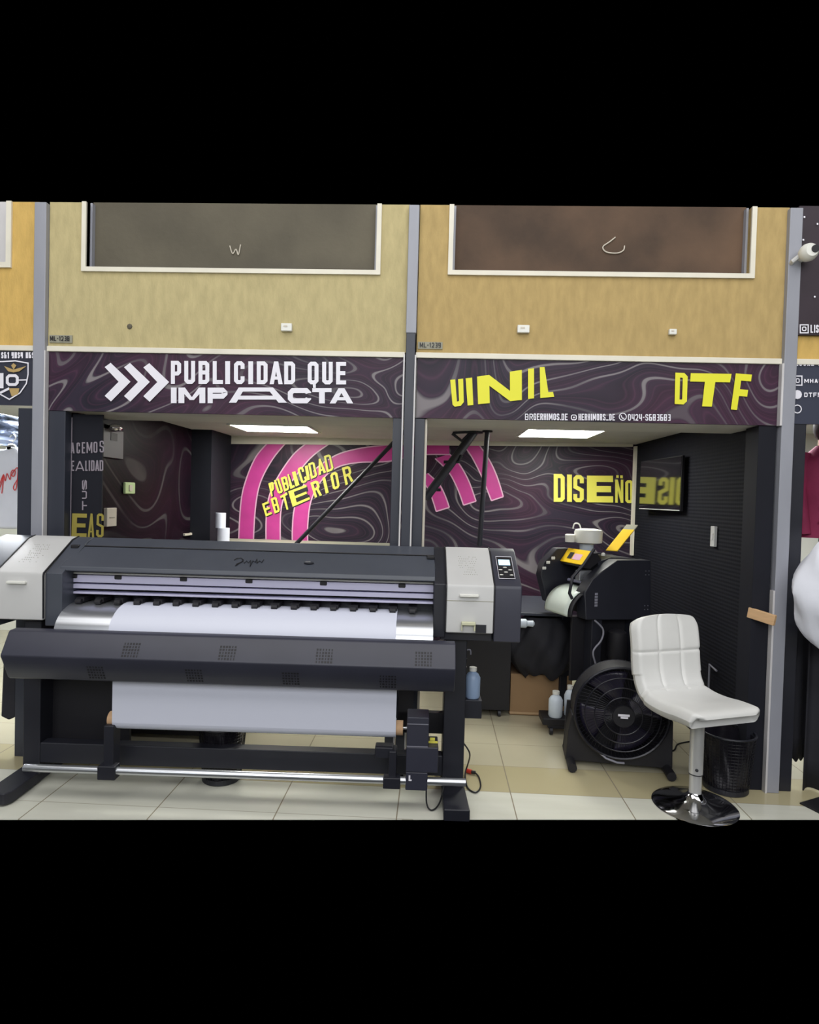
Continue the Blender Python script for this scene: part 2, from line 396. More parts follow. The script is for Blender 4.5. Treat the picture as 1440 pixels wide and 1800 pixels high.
M['cloth_w'] = mat('white_cotton', (226, 228, 238), .85, var=.05, bump=.3, bscale=10, spec=.2)
M['cloth_b'] = mat('black_cloth', (30, 30, 38), .8, var=.25, vscale=4, bump=.5, bscale=8)
M['bag'] = mat('black_plastic_film', (28, 26, 34), .32, var=.3, vscale=6, bump=.6, bscale=7)
M['silverfilm'] = mat('silver_film', (200, 208, 222), .2, metal=.6, var=.35, vscale=7, bump=.9, bscale=5)
M['mirror'] = mat('dark_glossy_screen', (138, 140, 142), .07, metal=1)
M['lamp'] = mat('lit_lamp_diffuser', (255, 255, 250), .5, emit=(255, 255, 246), es=31)
M['lamp2'] = mat('lit_shop_lamp', (255, 255, 250), .5, emit=(246, 250, 255), es=34)
M['neigh'] = mat('pale_shop_wall', (226, 226, 214), .8)
M['gold'] = mat('gold_vinyl', (186, 158, 104), .5)
M['label_bg'] = mat('grey_number_plate', (150, 148, 132), .6)
M['green'] = mat('pale_green_plastic', (188, 210, 156), .5)
M['cream_sw'] = mat('cream_plastic', (206, 198, 184), .5)
M['cable'] = mat('black_cable', (26, 26, 30), .5)
M['cablegrey'] = mat('grey_cable', (130, 130, 142), .5)
M['wire'] = mat('black_wire', (30, 30, 36), .35, metal=.3)
M['skin'] = mat('mannequin_skin', (206, 160, 136), .6)
M['hair'] = mat('dark_hair', (60, 46, 42), .7)
M['script_red'] = mat('red_ink', (214, 66, 66), .6)

# floor: polished tiles about 0.58 x 0.6
def floor_mat():
    m = bpy.data.materials.new('polished_floor_tiles'); m.use_nodes = True; n = m.node_tree.nodes; L = m.node_tree.links; b = n['Principled BSDF']
    g = n.new('ShaderNodeNewGeometry'); sp = n.new('ShaderNodeSeparateXYZ'); L.new(g.outputs['Position'], sp.inputs[0])
    def mth(op, a, v=0.0):
        q = n.new('ShaderNodeMath'); q.operation = op
        for i, s in ((0, a), (1, v)):
            if isinstance(s, (int, float)): q.inputs[i].default_value = s
            else: L.new(s, q.inputs[i])
        return q.outputs[0]
    def grout(co, size, off, wd):
        f = mth('FRACT', mth('DIVIDE', mth('ADD', co, 50 * size - off), size))
        return mth('LESS_THAN', mth('MINIMUM', f, mth('SUBTRACT', 1.0, f)), wd / size / 2)
    gx = grout(sp.outputs[0], .585, -.143, .006); gy = grout(sp.outputs[1], .32, -.16, .005)
    gm = mth('MAXIMUM', gx, mth('MULTIPLY', gy, .6))
    nz = n.new('ShaderNodeTexNoise'); nz.inputs['Scale'].default_value = 1.6; nz.inputs['Detail'].default_value = 5; L.new(g.outputs['Position'], nz.inputs['Vector'])
    mp = n.new('ShaderNodeMapping'); mp.inputs['Scale'].default_value = (1.2, 9, 1); L.new(g.outputs['Position'], mp.inputs[0])
    nv = n.new('ShaderNodeTexNoise'); nv.inputs['Scale'].default_value = 1.4; nv.inputs['Detail'].default_value = 4; L.new(mp.outputs[0], nv.inputs['Vector'])
    def mix(f, a, c):
        q = n.new('ShaderNodeMix'); q.data_type = 'RGBA'
        if isinstance(f, (int, float)): q.inputs[0].default_value = f
        else: L.new(f, q.inputs[0])
        for i, v in ((6, a), (7, c)):
            if isinstance(v, tuple): q.inputs[i].default_value = v
            else: L.new(v, q.inputs[i])
        return q.outputs[2]
    hall = mix(nv.outputs['Fac'], rgb((206, 206, 192)), rgb((226, 226, 214)))
    inn = mix(nz.outputs['Fac'], rgb((184, 176, 150)), rgb((204, 198, 174)))
    band = mix(nz.outputs['Fac'], rgb((180, 170, 134)), rgb((194, 184, 150)))
    y1 = mth('GREATER_THAN', sp.outputs[1], -.16); y2 = mth('GREATER_THAN', sp.outputs[1], .16)
    c = mix(y1, hall, band); c = mix(y2, c, inn); c = mix(gm, c, rgb((150, 142, 122)))
    L.new(c, b.inputs['Base Color']); b.inputs['Roughness'].default_value = .15; b.inputs['Specular IOR Level'].default_value = .55
    return m
M['floor'] = floor_mat()
def pegboard():
    m = mat('ribbed_black_wall_panel', (24, 25, 33), .8, spec=.15); n = m.node_tree.nodes; L = m.node_tree.links; b = n['Principled BSDF']
    g = n.new('ShaderNodeNewGeometry'); sp = n.new('ShaderNodeSeparateXYZ'); L.new(g.outputs['Position'], sp.inputs[0])
    q = n.new('ShaderNodeMath'); q.operation = 'MULTIPLY'; q.inputs[1].default_value = 2 * math.pi / .024; L.new(sp.outputs[2], q.inputs[0])
    s = n.new('ShaderNodeMath'); s.operation = 'SINE'; L.new(q.outputs[0], s.inputs[0])
    q2 = n.new('ShaderNodeMath'); q2.operation = 'MULTIPLY'; q2.inputs[1].default_value = 2 * math.pi / .024; L.new(sp.outputs[1], q2.inputs[0])
    s2 = n.new('ShaderNodeMath'); s2.operation = 'SINE'; L.new(q2.outputs[0], s2.inputs[0])
    a = n.new('ShaderNodeMath'); a.operation = 'MULTIPLY_ADD'; L.new(s2.outputs[0], a.inputs[0]); a.inputs[1].default_value = .1; L.new(s.outputs[0], a.inputs[2])
    bp = n.new('ShaderNodeBump'); bp.inputs['Strength'].default_value = .3; bp.inputs['Distance'].default_value = .003
    L.new(a.outputs[0], bp.inputs['Height']); L.new(bp.outputs[0], b.inputs['Normal'])
    return m
M['peg'] = pegboard()

# ------------------------------------------------------------------ the setting
FL = at(-400, 1440, z=0); FR = at(1840, 1440, z=0)
struct('floor', MB().prismz([(FL.x, FL.y), (FR.x, FR.y), (5.5, 4.2), (-6.5, 4.2)], -.004, 0), M['floor'])
struct('floor', MB().box(-5.5, 5.5, -9.5, -1.8, -.004, 0), M['floor'])  # unseen strip of hall floor, added to bounce light up to the ceiling
ZS0, ZS1, ZT, ZC, ZTOP = 1.985, 2.315, 2.345, 2.08, 3.15
BX0, BX1 = -2.1, 1.8                    # inner side walls
# upper wall, bay by bay, each with its boarded opening
def bay(name, x0, x1, wx0, wx1, m, wz=2.79):
    mb = MB(); y0, y1 = 0, .16
    mb.box(x0, x1, y0, y1, ZT, wz)
    if wx0 is None: mb.box(x0, x1, y0, y1, wz, ZTOP)
    else:
        mb.box(x0, wx0, y0, y1, wz, ZTOP); mb.box(wx1, x1, y0, y1, wz, ZTOP)
    return struct(name, mb, m)
bay('wall_front', -2.205, -.18, -1.99, -.36, M['yellow_bay'])
bay('wall_front', -.125, 1.85, .06, 1.65, M['yellow_bay2'])
bay('wall_front', -4.2, -2.265, -4.0, -2.45, M['yellow_side'], 2.80)
bay('wall_front', 1.9, 4.2, None, None, M['yellow_side'])
def window(name, x0, x1, z0, m, frame_w=.025):
    e = bpy.data.objects.new(name, None); COL.objects.link(e); e.location = ((x0 + x1) / 2, 0, z0); e['kind'] = 'structure'
    ox = (x0 + x1) / 2
    f = MB(); f.box(x0 - frame_w - ox, x0 - ox, -.012, .03, -frame_w, ZTOP - z0); f.box(x1 - ox, x1 + frame_w - ox, -.012, .03, -frame_w, ZTOP - z0); f.box(x0 - ox, x1 - ox, -.012, .03, -frame_w, 0)
    f.build('window_frame', M['cream_trim'], e)
    MB().box(x0 - ox, x1 - ox, .06, .08, 0, ZTOP + .028 - z0).build('window_board', m, e)
    r = MB(); r.box(x0 - ox, x0 + .012 - ox, .03, .06, 0, ZTOP + .01 - z0); r.box(x1 - .012 - ox, x1 - ox, .03, .06, 0, ZTOP + .01 - z0); r.box(x0 - ox, x1 - ox, .03, .06, 0, .006)
    r.build('window_reveal', M['grey_column'], e)
    return e
window('window_1', -1.99, -.36, 2.79, M['board_l'])
window('window_2', .06, 1.65, 2.795, M['board_r'])
window('window_3', -4.0, -2.45, 2.81, M['white_trim'], .03)
# columns and trims
struct('trim_1', MB().box(-2.275, -2.207, -.03, .16, 0, ZTOP - .013), M['grey_column'], bevel=.004)
struct('trim_2', MB().box(-.185, -.128, -.03, .16, 2.445, ZTOP - .013), M['grey_column'], bevel=.004)
struct('trim_3', MB().box(-.182, -.131, -.03, .16, 0, 2.445), M['black_panel'], bevel=.003)
struct('trim_4', MB().box(1.838, 1.905, -.03, .16, 0, ZTOP - .013), M['grey_column'], bevel=.004)
struct('trim_5', MB().box(-2.205, -.187, -.015, .16, ZS1, ZT), M['cream_trim'], bevel=.003)
struct('trim_6', MB().box(-.128, 1.836, -.015, .16, ZS1, ZT), M['cream_trim'], bevel=.003)
struct('trim_7', MB().box(-4.2, -2.278, -.015, .16, ZS1, ZT), M['cream_trim'], bevel=.003)
struct('trim_8', MB().box(1.907, 4.2, -.015, .16, ZS1, ZT), M['cream_trim'], bevel=.003)
for i, x in enumerate((-.190, -.128)):
    struct('trim_%d' % (9 + i), MB().box(x - .004, x + .004, -.036, 0, 0, ZS1 + .01), M['white_trim'])
struct('trim_11', MB().box(-2.206, -2.199, -.034, 0, 0, ZS1), M['white_trim'])
struct('trim_12', MB().box(1.826, 1.837, -.034, 0, ZS0, ZS1), M['white_trim'])
struct('trim_13', MB().box(1.828, 1.838, -.034, 0, 0, 1.1), M['white_trim'])
# black jambs of the two openings
struct('trim_14', MB().box(-2.198, -2.10, 0, .06, 0, ZS0), M['black_panel'], bevel=.003)
struct('trim_16', MB().box(-.245, -.195, 0, .12, 0, ZS0), M['black_panel'], bevel=.003)
struct('trim_17', MB().box(-.123, -.068, 0, .12, 0, ZS0), M['black_panel'], bevel=.003)
struct('trim_18', MB().box(-.067, -.055, .02, .12, 0, ZS0), M['cream_sw'])
struct('trim_19', MB().box(1.735, 1.828, 0, .14, 0, ZS0), M['dark_wall'], bevel=.003)
struct('trim_20', MB().box(-2.104, -2.097, .0605, .068, .9, ZS0 - .03), M['ink_grey'])
struct('trim_21', MB().box(1.905, 1.985, 0, .12, 0, ZS0 + .03), M['blk'], bevel=.003)
struct('trim_22', MB().box(-2.375, -2.276, 0, .12, 0, ZS0 + .01), M['black_panel'], bevel=.003)
# soffit beam and ceiling of the shop
struct('ceiling', MB().box(-2.1, 1.8, .16, .46, 1.992, 2.10), M['soffit'])
ce = MB(); ce.box(-2.1, 1.8, .46, 2.42, ZC, ZC + .03); struct('ceiling', ce, M['ceil'])
struct('ceiling', MB().box(-2.2, 1.83, .02, .16, 1.99, 2.31), M['soffit'])
# side walls and printed back wall
struct('wall_left', MB().box(-2.16, BX0, .12, 2.40, 0, ZC), M['swirl_left'])
struct('wall_left', MB().box(BX0, -1.925, 1.8, 2.30, 0, ZC), M['dark_wall'])
struct('wall_right', MB().box(BX1, 1.86, .14, 2.4, 0, ZC), M['peg'])
BW = Frame(1.8, 2.25, -1.2)
def bwp(lx, ly, z):
    v = BW.o + BW.ux * lx + BW.uy * ly; return (v.x, v.y, z)
wb = MB(); vs = [bwp(-3.95, 0, 0), bwp(.1, 0, 0), bwp(.1, .06, 0), bwp(-3.95, .06, 0), bwp(-3.95, 0, ZC + .03), bwp(.1, 0, ZC + .03), bwp(.1, .06, ZC + .03), bwp(-3.95, .06, ZC + .03)]
wb.add(vs, [(0, 3, 2, 1), (4, 5, 6, 7), (0, 1, 5, 4), (1, 2, 6, 5), (2, 3, 7, 6), (3, 0, 4, 7)])
struct('wall_back', wb, M['swirl_back'])
tb = MB()
for a in ((-3.9, -.03),):
    zl, zr = 2.002, ZC - .022
    vs = [bwp(a[0], -.02, zl), bwp(a[1], -.02, zr), bwp(a[1], -.0008, zr), bwp(a[0], -.0008, zl), bwp(a[0], -.02, ZC), bwp(a[1], -.02, ZC), bwp(a[1], -.0008, ZC), bwp(a[0], -.0008, ZC)]
    tb.add(vs, [(0, 3, 2, 1), (4, 5, 6, 7), (0, 1, 5, 4), (1, 2, 6, 5), (2, 3, 7, 6), (3, 0, 4, 7)])
struct('trim_23', tb, M['cream_trim'])
struct('trim_24', MB().box(1.775, 1.797, 2.19, 2.235, 1.08, ZC - .02), M['cream_trim'])
# door leaves of the right wall drawn by their edges
struct('trim_25', MB().box(1.785, 1.80, .21, .235, 0, 1.83), M['dark_wall'])
# neighbour shops
struct('wall_left', MB().box(-6.5, -2.1, 3.0, 3.06, 0, 2.6), M['neigh'])
struct('wall_left', MB().box(-2.2, -2.165, .13, 3.0, 0, 2.3), M['neigh'])
struct('wall_right', MB().box(1.865, 5.5, 3.0, 3.06, 0, 2.6), M['neigh'])
struct('ceiling', MB().box(-6.5, -2.2, .16, 3.0, 2.3, 2.33), M['ceil'])
struct('ceiling', MB().box(1.87, 5.5, .16, 3.0, 2.3, 2.33), M['ceil'])

# ------------------------------------------------------------------ lamps
def ceiling_lamp(x0, x1, y0, y1, z, label, m='lamp'):
    t = thing('ceiling_lamp', label, 'lamp', ((x0 + x1) / 2, (y0 + y1) / 2, z)); a, b = (x1 - x0) / 2, (y1 - y0) / 2
    f = MB()
    f.box(-a - .02, a + .02, -b - .02, -b, -.012, -.001); f.box(-a - .02, a + .02, b, b + .02, -.012, -.001); f.box(-a - .02, -a, -b, b, -.012, -.001); f.box(a, a + .02, -b, b, -.012, -.001)
    f.build('lamp_frame', M['pl_white'], t)
    MB().box(-a, a, -b, b, -.01, -.002).build('diffuser', M[m], t)
ceiling_lamp(-1.60, -1.0, 1.3, 1.75, ZC, 'lit square ceiling panel in the left shop bay')
ceiling_lamp(.67, 1.22, 1.15, 1.68, ZC, 'lit square ceiling panel in the right shop bay')
ceiling_lamp(-3.6, -2.45, .7, 1.3, 2.3, 'bright ceiling lamp of the shop beyond the left column', 'lamp2')
ceiling_lamp(2.15, 3.2, .9, 1.5, 2.3, 'bright ceiling lamp of the shop beyond the right column', 'lamp2')

# ------------------------------------------------------------------ signs
def sign_board(root, x0, x1, z0, z1, m, y=-.004, t=.02):
    return MB().box(x0, x1, y, y + t, z0, z1).build('board', m, root)
SGN = Plane((0, -.006, 0))
t = thing('shop_sign', 'long dark sign with chevrons and white words PUBLICIDAD QUE IMPACTA', 'sign')
sign_board(t, -2.197, -.195, ZS0, ZS1 - .001, M['swirl_sign_l'])
for dx, dy in ((0, 0), (34, .3), (68, .6)):
    mb = MB()
    pts = [(75, 85), (182, 187), (77, 293), (43, 263), (118, 187), (43, 108)]
    q = [(170 + x / 3.064 + dx, 610 + y / 3.064 + dy) for x, y in pts]
    put_poly(mb, SGN, [q[0], q[1], q[4], q[5]], .001); put_poly(mb, SGN, [q[1], q[2], q[3], q[4]], .001); mb.build('chevron', M['ink_white'], t)
mb = MB()
PQ = [('P', 300.5, 318.5), ('U', 324, 343), ('B', 349, 368), ('L', 374, 392), ('I', 396, 404.5), ('C', 411.5, 430), ('I', 436.6, 445), ('D', 451.5, 470.5), ('A', 474, 497), ('D', 499.6, 519), ('Q', 541, 560), ('U', 566.5, 585), ('E', 591, 608.5)]
for ch, a, b in PQ:
    if ch == 'Q': mb.build('lettering', M['ink_white'], t); mb = MB()
    yt = 634.3 + (a - 300) * .006; yb = 674.8 + (a - 300) * .003
    put_glyph(mb, SGN, ch, [(a, yb), (b, yb), (b, yt), (a, yt)], 7.0 if ch != 'I' else 8)
mb.build('lettering', M['ink_white'], t); mb = MB()
for ch, a, b, wd in [('I', 300.5, 310.5, 10), ('M', 313.6, 361, 10.5), ('P', 365, 400, 9), ('C', 506, 547, 9), ('T', 549, 583, 10), ('A', 579.6, 621, 10)]:
    yt = 681.2 + (a - 300) * .004; yb = 708.6 + (a - 300) * .002
    put_glyph(mb, SGN, ch, [(a, yb), (b, yb), (b, yt), (a, yt)], wd, 7)
z5 = lambda x, y: (170 + x / 3.064, 610 + y / 3.064)
for pl in ([(765, 218), (950, 218), (965, 240), (755, 240)], [(765, 218), (800, 218), (752, 300), (712, 300)], [(915, 218), (950, 218), (1025, 300), (980, 300)], [(748, 262), (975, 262), (985, 283), (740, 283)]):
    put_poly(mb, SGN, [z5(*p) for p in pl], .0005)
mb.build('lettering', M['ink_white'], t)
t = thing('shop_sign', 'long dark sign with yellow words VINIL and DTF', 'sign')
sign_board(t, -.118, 1.825, ZS0 + .003, ZS1 - .001, M['swirl_sign_r'])
mb = MB(); z6 = lambda x, y: (750 + x / 2.286, 620 + y / 2.286)
for ch, q, wd, th in [('V', [(103, 218), (150, 212), (147, 104), (95, 109)], 8.5, None), ('I', [(165, 212), (188, 210), (183, 100), (157, 103)], 9, None), ('N', [(207, 207), (383, 190), (383, 69), (203, 96)], 21, None), ('I', [(408, 186), (432, 183), (432, 62), (408, 65)], 9, None), ('L', [(457, 182), (513, 177), (485, 57), (455, 58)], 12, 9),
                      ('D', [(997, 206), (1046, 209), (1050, 82), (1000, 80)], 8.5, None), ('T', [(1052, 214), (1202, 218), (1226, 85), (1062, 82)], 18, 15), ('F', [(1223, 228), (1287, 234), (1308, 88), (1243, 83)], 11, 12)]:
    if ch == 'D': mb.build('lettering', M['ink_yellow'], t); mb = MB()
    put_glyph(mb, SGN, ch, [z6(*p) for p in q], wd, th, .001)
mb.build('lettering', M['ink_yellow'], t)
mb = MB(); yb = lambda x: 738.2 + (x - 923) * .006
def small(txt, a, b, hgt=11.5, wd=1.7, pl=SGN, y0=None):
    o = mb
    ya, yb_ = (yb(a), yb(b)) if y0 is None else (y0, y0)
    put_row(o, pl, txt, [(a, ya), (b, yb_), (b, yb_ - hgt), (a, ya - hgt)], wd, .28, .001)
small('BR', 923, 937, 11, 1.5); small('GERHIMOS.DE', 938, 998); mb.build('contact_lettering', M['ink_white'], t); mb = MB(); small('@', 1004, 1014, 10, 1.6); small('HERHIMORS_DE', 1017, 1081); mb.build('contact_lettering', M['ink_white'], t); mb = MB(); small('0424-5683683', 1104, 1179)
put_line(mb, SGN, [(1095 + 6.3 * math.cos(a * .524), 732.5 + 6.3 * math.sin(a * .524)) for a in range(12)], 1.5, .001, True)
put_line(mb, SGN, [(1092, 730), (1094, 735), (1098, 735.5)], 1.6, .001)
mb.build('contact_lettering', M['ink_white'], t)

# artwork on the back wall
BP = Plane((1.8, 2.25), -1.2, .004)
t = thing('wall_mural', 'magenta concentric arcs printed across the back wall of the shop', 'mural', bwp(-2.3, 0, 1.2))
imv = Matrix.Translation(-Vector(t.location))
arcs = [
 ([(420, 975), (420, 940), (424, 880), (433, 842), (450, 803), (474, 775), (478, 771)], [(446, 975), (446, 940), (450, 885), (459, 845), (480, 806), (505, 776), (509, 772)]),
 ([(468, 975), (468, 911), (474, 870), (490, 836), (515, 800), (539, 779), (548, 773)], [(493, 975), (493, 911), (498, 878), (512, 848), (545, 806), (579, 780), (590, 773)]),
 ([(515, 975), (514, 930), (520, 885), (545, 835), (585, 803), (628, 789), (683, 782), (735, 778), (790, 777)], [(542, 975), (541, 925), (547, 880), (565, 845), (592, 822), (630, 813), (683, 811), (735, 800), (790, 799)]),
 ([(838, 776), (860, 808), (874, 838), (885, 873)], [(812, 778), (830, 804), (848, 840), (864, 880)]),
 ([(790, 798), (807, 815), (824, 845), (837, 881)], [(765, 806), (789, 830), (804, 858), (815, 888)]),
 ([(752, 832), (772, 851), (783, 872), (790, 892)], [(735, 838), (752, 858), (760, 877), (767, 899)])]
for i_, (A, B) in enumerate(arcs):
    mp_ = MB(); mo = MB()
    put_band(mp_, BP, A, B, 0)
    m2 = MB()
    put_line(m2, BP, [(p.x, p.y) for p in catmull([(a, b, 0) for a, b in A], 6)], 2.2, .0015)
    put_line(mo, BP, [(p.x, p.y) for p in catmull([(a, b, 0) for a, b in B], 6)], 2.2, .0015)
    if i_ > 2: put_line(mo, BP, [A[-1], B[-1]], 2.2, .0015)
    ap = mp_.xf(imv).build('arc', M['ink_pink'], t); mo.xf(imv).build('outline', M['ink_outline'], ap); m2.xf(imv).build('outline', M['ink_outline'], ap)
t = thing('wall_lettering', 'tilted yellow words PUBLICIDAD EXTERIOR on the back wall over magenta arcs', 'lettering', bwp(-2.6, 0, 1.5))
imv = Matrix.Translation(-Vector(t.location)); mb = MB(); sh = MB(); z8 = lambda x, y: (450 + x / 7.58, 780 + y / 7.58)
Q = [('P', (205, 705), (245, 690), (235, 500), (165, 530)), ('U', (295, 672), (365, 645), (305, 460), (240, 490)), ('B', (378, 640), (448, 605), (405, 425), (330, 455)), ('L', (460, 605), (520, 575), (450, 395), (420, 410)), ('I', (530, 570), (580, 548), (525, 365), (480, 380)), ('C', (610, 535), (690, 500), (620, 300), (550, 330)), ('I', (685, 490), (718, 478), (690, 285), (650, 300)), ('D', (735, 470), (820, 435), (775, 235), (695, 265)), ('A', (835, 420), (935, 380), (880, 190), (815, 210)), ('D', (945, 385), (1040, 345), (990, 135), (905, 165)),
     ('E', (130, 970), (215, 935), (165, 765), (80, 800)), ('B', (250, 930), (325, 900), (270, 700), (195, 735)), ('T', (385, 885), (455, 870), (415, 650), (320, 700)), ('E', (490, 840), (720, 740), (670, 545), (430, 635)), ('R', (785, 720), (880, 685), (825, 480), (725, 520)), ('I', (930, 665), (970, 650), (920, 440), (885, 455)), ('O', (1030, 620), (1120, 580), (1080, 365), (985, 400)), ('R', (1195, 555), (1300, 495), (1250, 290), (1145, 320))]
for ch, *q in Q:
    if ch == 'E' and q[0][0] < 200: sh.xf(imv).build('letter_shadow_print', M['ink_black'], t); mb.xf(imv).build('lettering', M['ink_yellow2'], t); mb = MB(); sh = MB()
    qq = [z8(*p) for p in q]; wd = 3.7 if ch != 'E' or q[1][0] < 300 else 9
    if ch in 'OR' and q[0][0] > 700: wd = 4.4
    put_glyph(mb, BP, ch, qq, wd, 4.2 if ch == 'E' and q[1][0] > 300 else None, .004)
    put_glyph(sh, BP, ch, [(x + 1.4, y + 1.6) for x, y in qq], wd + 1.6, None, .0028)
sh.xf(imv).build('letter_shadow_print', M['ink_black'], t); mb.xf(imv).build('letters', M['ink_yellow2'], t)
t = thing('wall_lettering', 'yellow word DISEÑO on the back wall of the right bay', 'lettering', bwp(-.4, 0, 1.5))
imv = Matrix.Translation(-Vector(t.location)); mb = MB(); sh = MB()
for ch, a, b, y0, y1, wd, th in [('D', 973.6, 993, 833, 882, 7.2, None), ('I', 997, 1005.5, 834, 882, 8, None), ('S', 1008, 1026.5, 835, 882.5, 7, None), ('E', 1032, 1078, 836, 883, 17, 11), ('N', 1081.6, 1096, 843, 883.5, 4.6, None), ('O', 1099.5, 1113, 844, 884, 5, None), ('I', 1083.5, 1088, 835, 840, 3, None), ('I', 1090.5, 1095, 835.5, 840.5, 3, None)]:
    q = [(a, y1), (b, y1 + .3), (b, y0 + .3), (a, y0)]
    put_glyph(mb, BP, ch, q, wd, th, .004)
    put_glyph(sh, BP, ch, [(x + 1.3, y + 1.3) for x, y in q], wd + 1.2, th, .0028)
sh.xf(imv).build('letter_shadow_print', M['ink_black'], t); mb.xf(imv).build('letters', M['ink_yellow2'], t)

# panel with lettering at the left jamb
t = thing('poster_panel', 'dark upright panel with the words HACEMOS REALIDAD TUS IDEAS at the left jamb', 'poster', (-2.0, .062, 0))
MB().box(-.096, .082, .0, .012, .85, 1.975).build('board', M['dark_wall'], t)
PP = Plane((-2.0, .062), 0, .003); imv = Matrix.Translation((2.0, -.062, 0)); mb = MB(); my = MB(); zp = lambda x, y: (110 + x / 7.83, 730 + y / 7.83)
for ch, a, b, y0, y1 in [('A', 112, 165, 375, 525), ('C', 192, 240, 375, 525), ('E', 265, 310, 370, 525), ('M', 330, 410, 370, 520), ('O', 425, 480, 365, 515), ('S', 510, 570, 350, 510)]:
    put_glyph(mb, PP, ch, [zp(a, y1), zp(b, y1), zp(b, y0), zp(a, y0)], 2.3, None, .001)
mb.xf(imv).build('grey_lettering', M['ink_grey'], t); mb = MB()
for ch, a, b, y0, y1 in [('E', 118, 160, 625, 765), ('A', 175, 300, 630, 765), ('L', 312, 345, 625, 765), ('I', 360, 378, 620, 765), ('D', 392, 440, 620, 765), ('A', 448, 505, 618, 765), ('D', 510, 560, 618, 765)]:
    put_glyph(mb, PP, ch, [zp(a, y1), zp(b, y1), zp(b, y0), zp(a, y0)], 2.3, None, .001)
mb.xf(imv).build('grey_lettering', M['ink_grey'], t); mb = MB()
for ch, y0, y1 in [('T', 1180, 1305), ('U', 1040, 1150), ('S', 890, 1025)]:
    put_glyph(mb, PP, ch, [zp(335, y1), zp(335, y0), zp(268, y0), zp(268, y1)], 2.2, None, .001)
for ch, a, b in [('E', 125, 335), ('A', 350, 440), ('S', 465, 570)]:
    put_glyph(my, PP, ch, [zp(a - 5, 1675), zp(b - 5, 1680), zp(b, 1355), zp(a + 8, 1350)], 9 if ch == 'E' else 3.4 if ch == 'A' else 4.2, 7 if ch == 'E' else None, .001)
mb.xf(imv).build('grey_lettering', M['ink_grey'], t); my.xf(imv).build('yellow_lettering', M['ink_olive'], t)

# unit number plates
def plate(label, a, b, txt):
    p0 = at(*a, y=-.016); p1 = at(*b, y=-.016)
    t = thing('number_plate', label, 'sign', (p0.x, -.001, p1.z))
    MB().box(0, p1.x - p0.x, -.006, 0, 0, p0.z - p1.z).build('plate', M['label_bg'], t)
    mb = MB(); pl = Plane((0, -.008)); y0 = (a[1] + b[1]) / 2
    put_row(mb, pl, txt, [(a[0] + 3, y0 + 4), (b[0] - 3, y0 + 4.5), (b[0] - 3, y0 - 4), (a[0] + 3, y0 - 4.5)], 1.3, .3)
    mb.xf(Matrix.Translation(-Vector(t.location))).build('digits', M['ink_black'], t)
plate('small grey plate reading ML-1239 above the VINIL sign', (735, 600), (778, 613), 'ML-1239')
plate('small worn grey plate reading ML-1238 above the PUBLICIDAD sign', (85, 588), (125, 602), 'ML-1238')

# small items on the upper wall
for (a, b), lab in (((( 494, 568), (513, 582)), 'small white box on the greenish wall above PUBLICIDAD QUE'), (((910, 571), (931, 585)), 'small white box on the tan wall above the VINIL sign'), (((1177, 578), (1190, 588)), 'small white broken mounting block on the tan wall above DTF')):
    p0 = at(*a, y=-.02); p1 = at(*b, y=-.02); t = thing('junction_box', lab, 'junction box', ((p0.x + p1.x) / 2, -.001, p1.z)); hw = (p1.x - p0.x) / 2; hh = p0.z - p1.z
    MB().box(-hw, hw, -.022, 0, 0, hh).build('housing', M['pl_white'], t, bevel=.004)
    MB().box(-hw * .5, hw * .2, -.024, -.022, hh * .5, hh * .72).build('knockout', M['cream_sw'], t)
p = at(228, 574, y=0); t = MB().lathe([(.016, 0), (.013, -.004), (.004, -.006)], (0, 0, 0), 8, 'y').build('wall_plug', M['board_l'], None, loc=(p.x, -.001, p.z)); tag(t, 'small grey plug hole on the greenish wall above the left sign', 'wall plug')
# wire hanging on the brown board
w1 = [at(*p, y=.055) for p in [(1082, 417), (1072, 425), (1060, 434), (1066, 443), (1085, 445), (1096, 440), (1098, 432)]]
o = MB().tube(catmull(w1, 5), .0035, 6).build('loose_wire', M['cream_sw'], None, smooth=True); tag(o, 'pale loop of wire hanging on the brown boarded window', 'wire')
w1 = [at(*p, y=.055) for p in [(404, 432), (409, 446), (415, 438), (419, 448), (423, 430)]]
o = MB().tube(catmull(w1, 5), .003, 6).build('loose_wire', M['cream_sw'], None, smooth=True); tag(o, 'small bent wire on the grey-brown boarded window', 'wire')

# ------------------------------------------------------------------ left neighbour
t = thing('shop_sign', 'dark sign with a shield crest at the far left', 'sign')
sign_board(t, -4.2, -2.28, 2.01, ZS1 - .001, mat('navy_sign_board', (50, 52, 66), .5), y=-.004)
mb = MB(); g = MB(); zn = lambda x, y: (x / 4.865, 590 + y / 4.865)
put_line(mb, SGN, [zn(*p) for p in [(-40, 222), (20, 222), (130, 215), (240, 235), (240, 330), (225, 410), (170, 490), (80, 545), (0, 500)]], 2.2, .001)
put_row(mb, SGN, '04 561 9854 8656', [zn(-60, 195), zn(318, 192), zn(318, 142), zn(-60, 140)], 2.2, .3, .001)
put_glyph(mb, SGN, 'O', [zn(50, 430), zn(160, 430), zn(160, 330), zn(50, 330)], 5, None, .001)
put_glyph(mb, SGN, 'I', [zn(-10, 450), zn(30, 450), zn(30, 320), zn(-10, 320)], 6, None, .001)
put_line(mb, SGN, [zn(160, 380), zn(230, 378)], 2, .001); put_line(mb, SGN, [zn(0, 490), zn(80, 450)], 4, .001)
for pl in ([(35, 260), (115, 290), (120, 315), (70, 305)], [(225, 260), (115, 290), (110, 315), (165, 305)], [(95, 255), (115, 235), (140, 255), (117, 290)], [(75, 450), (165, 450), (155, 500), (100, 520)]): put_poly(g, SGN, [zn(*p) for p in pl], .0015)
mb.build('crest_outline', M['ink_white'], t); g.build('crest_emblem', M['gold'], t)
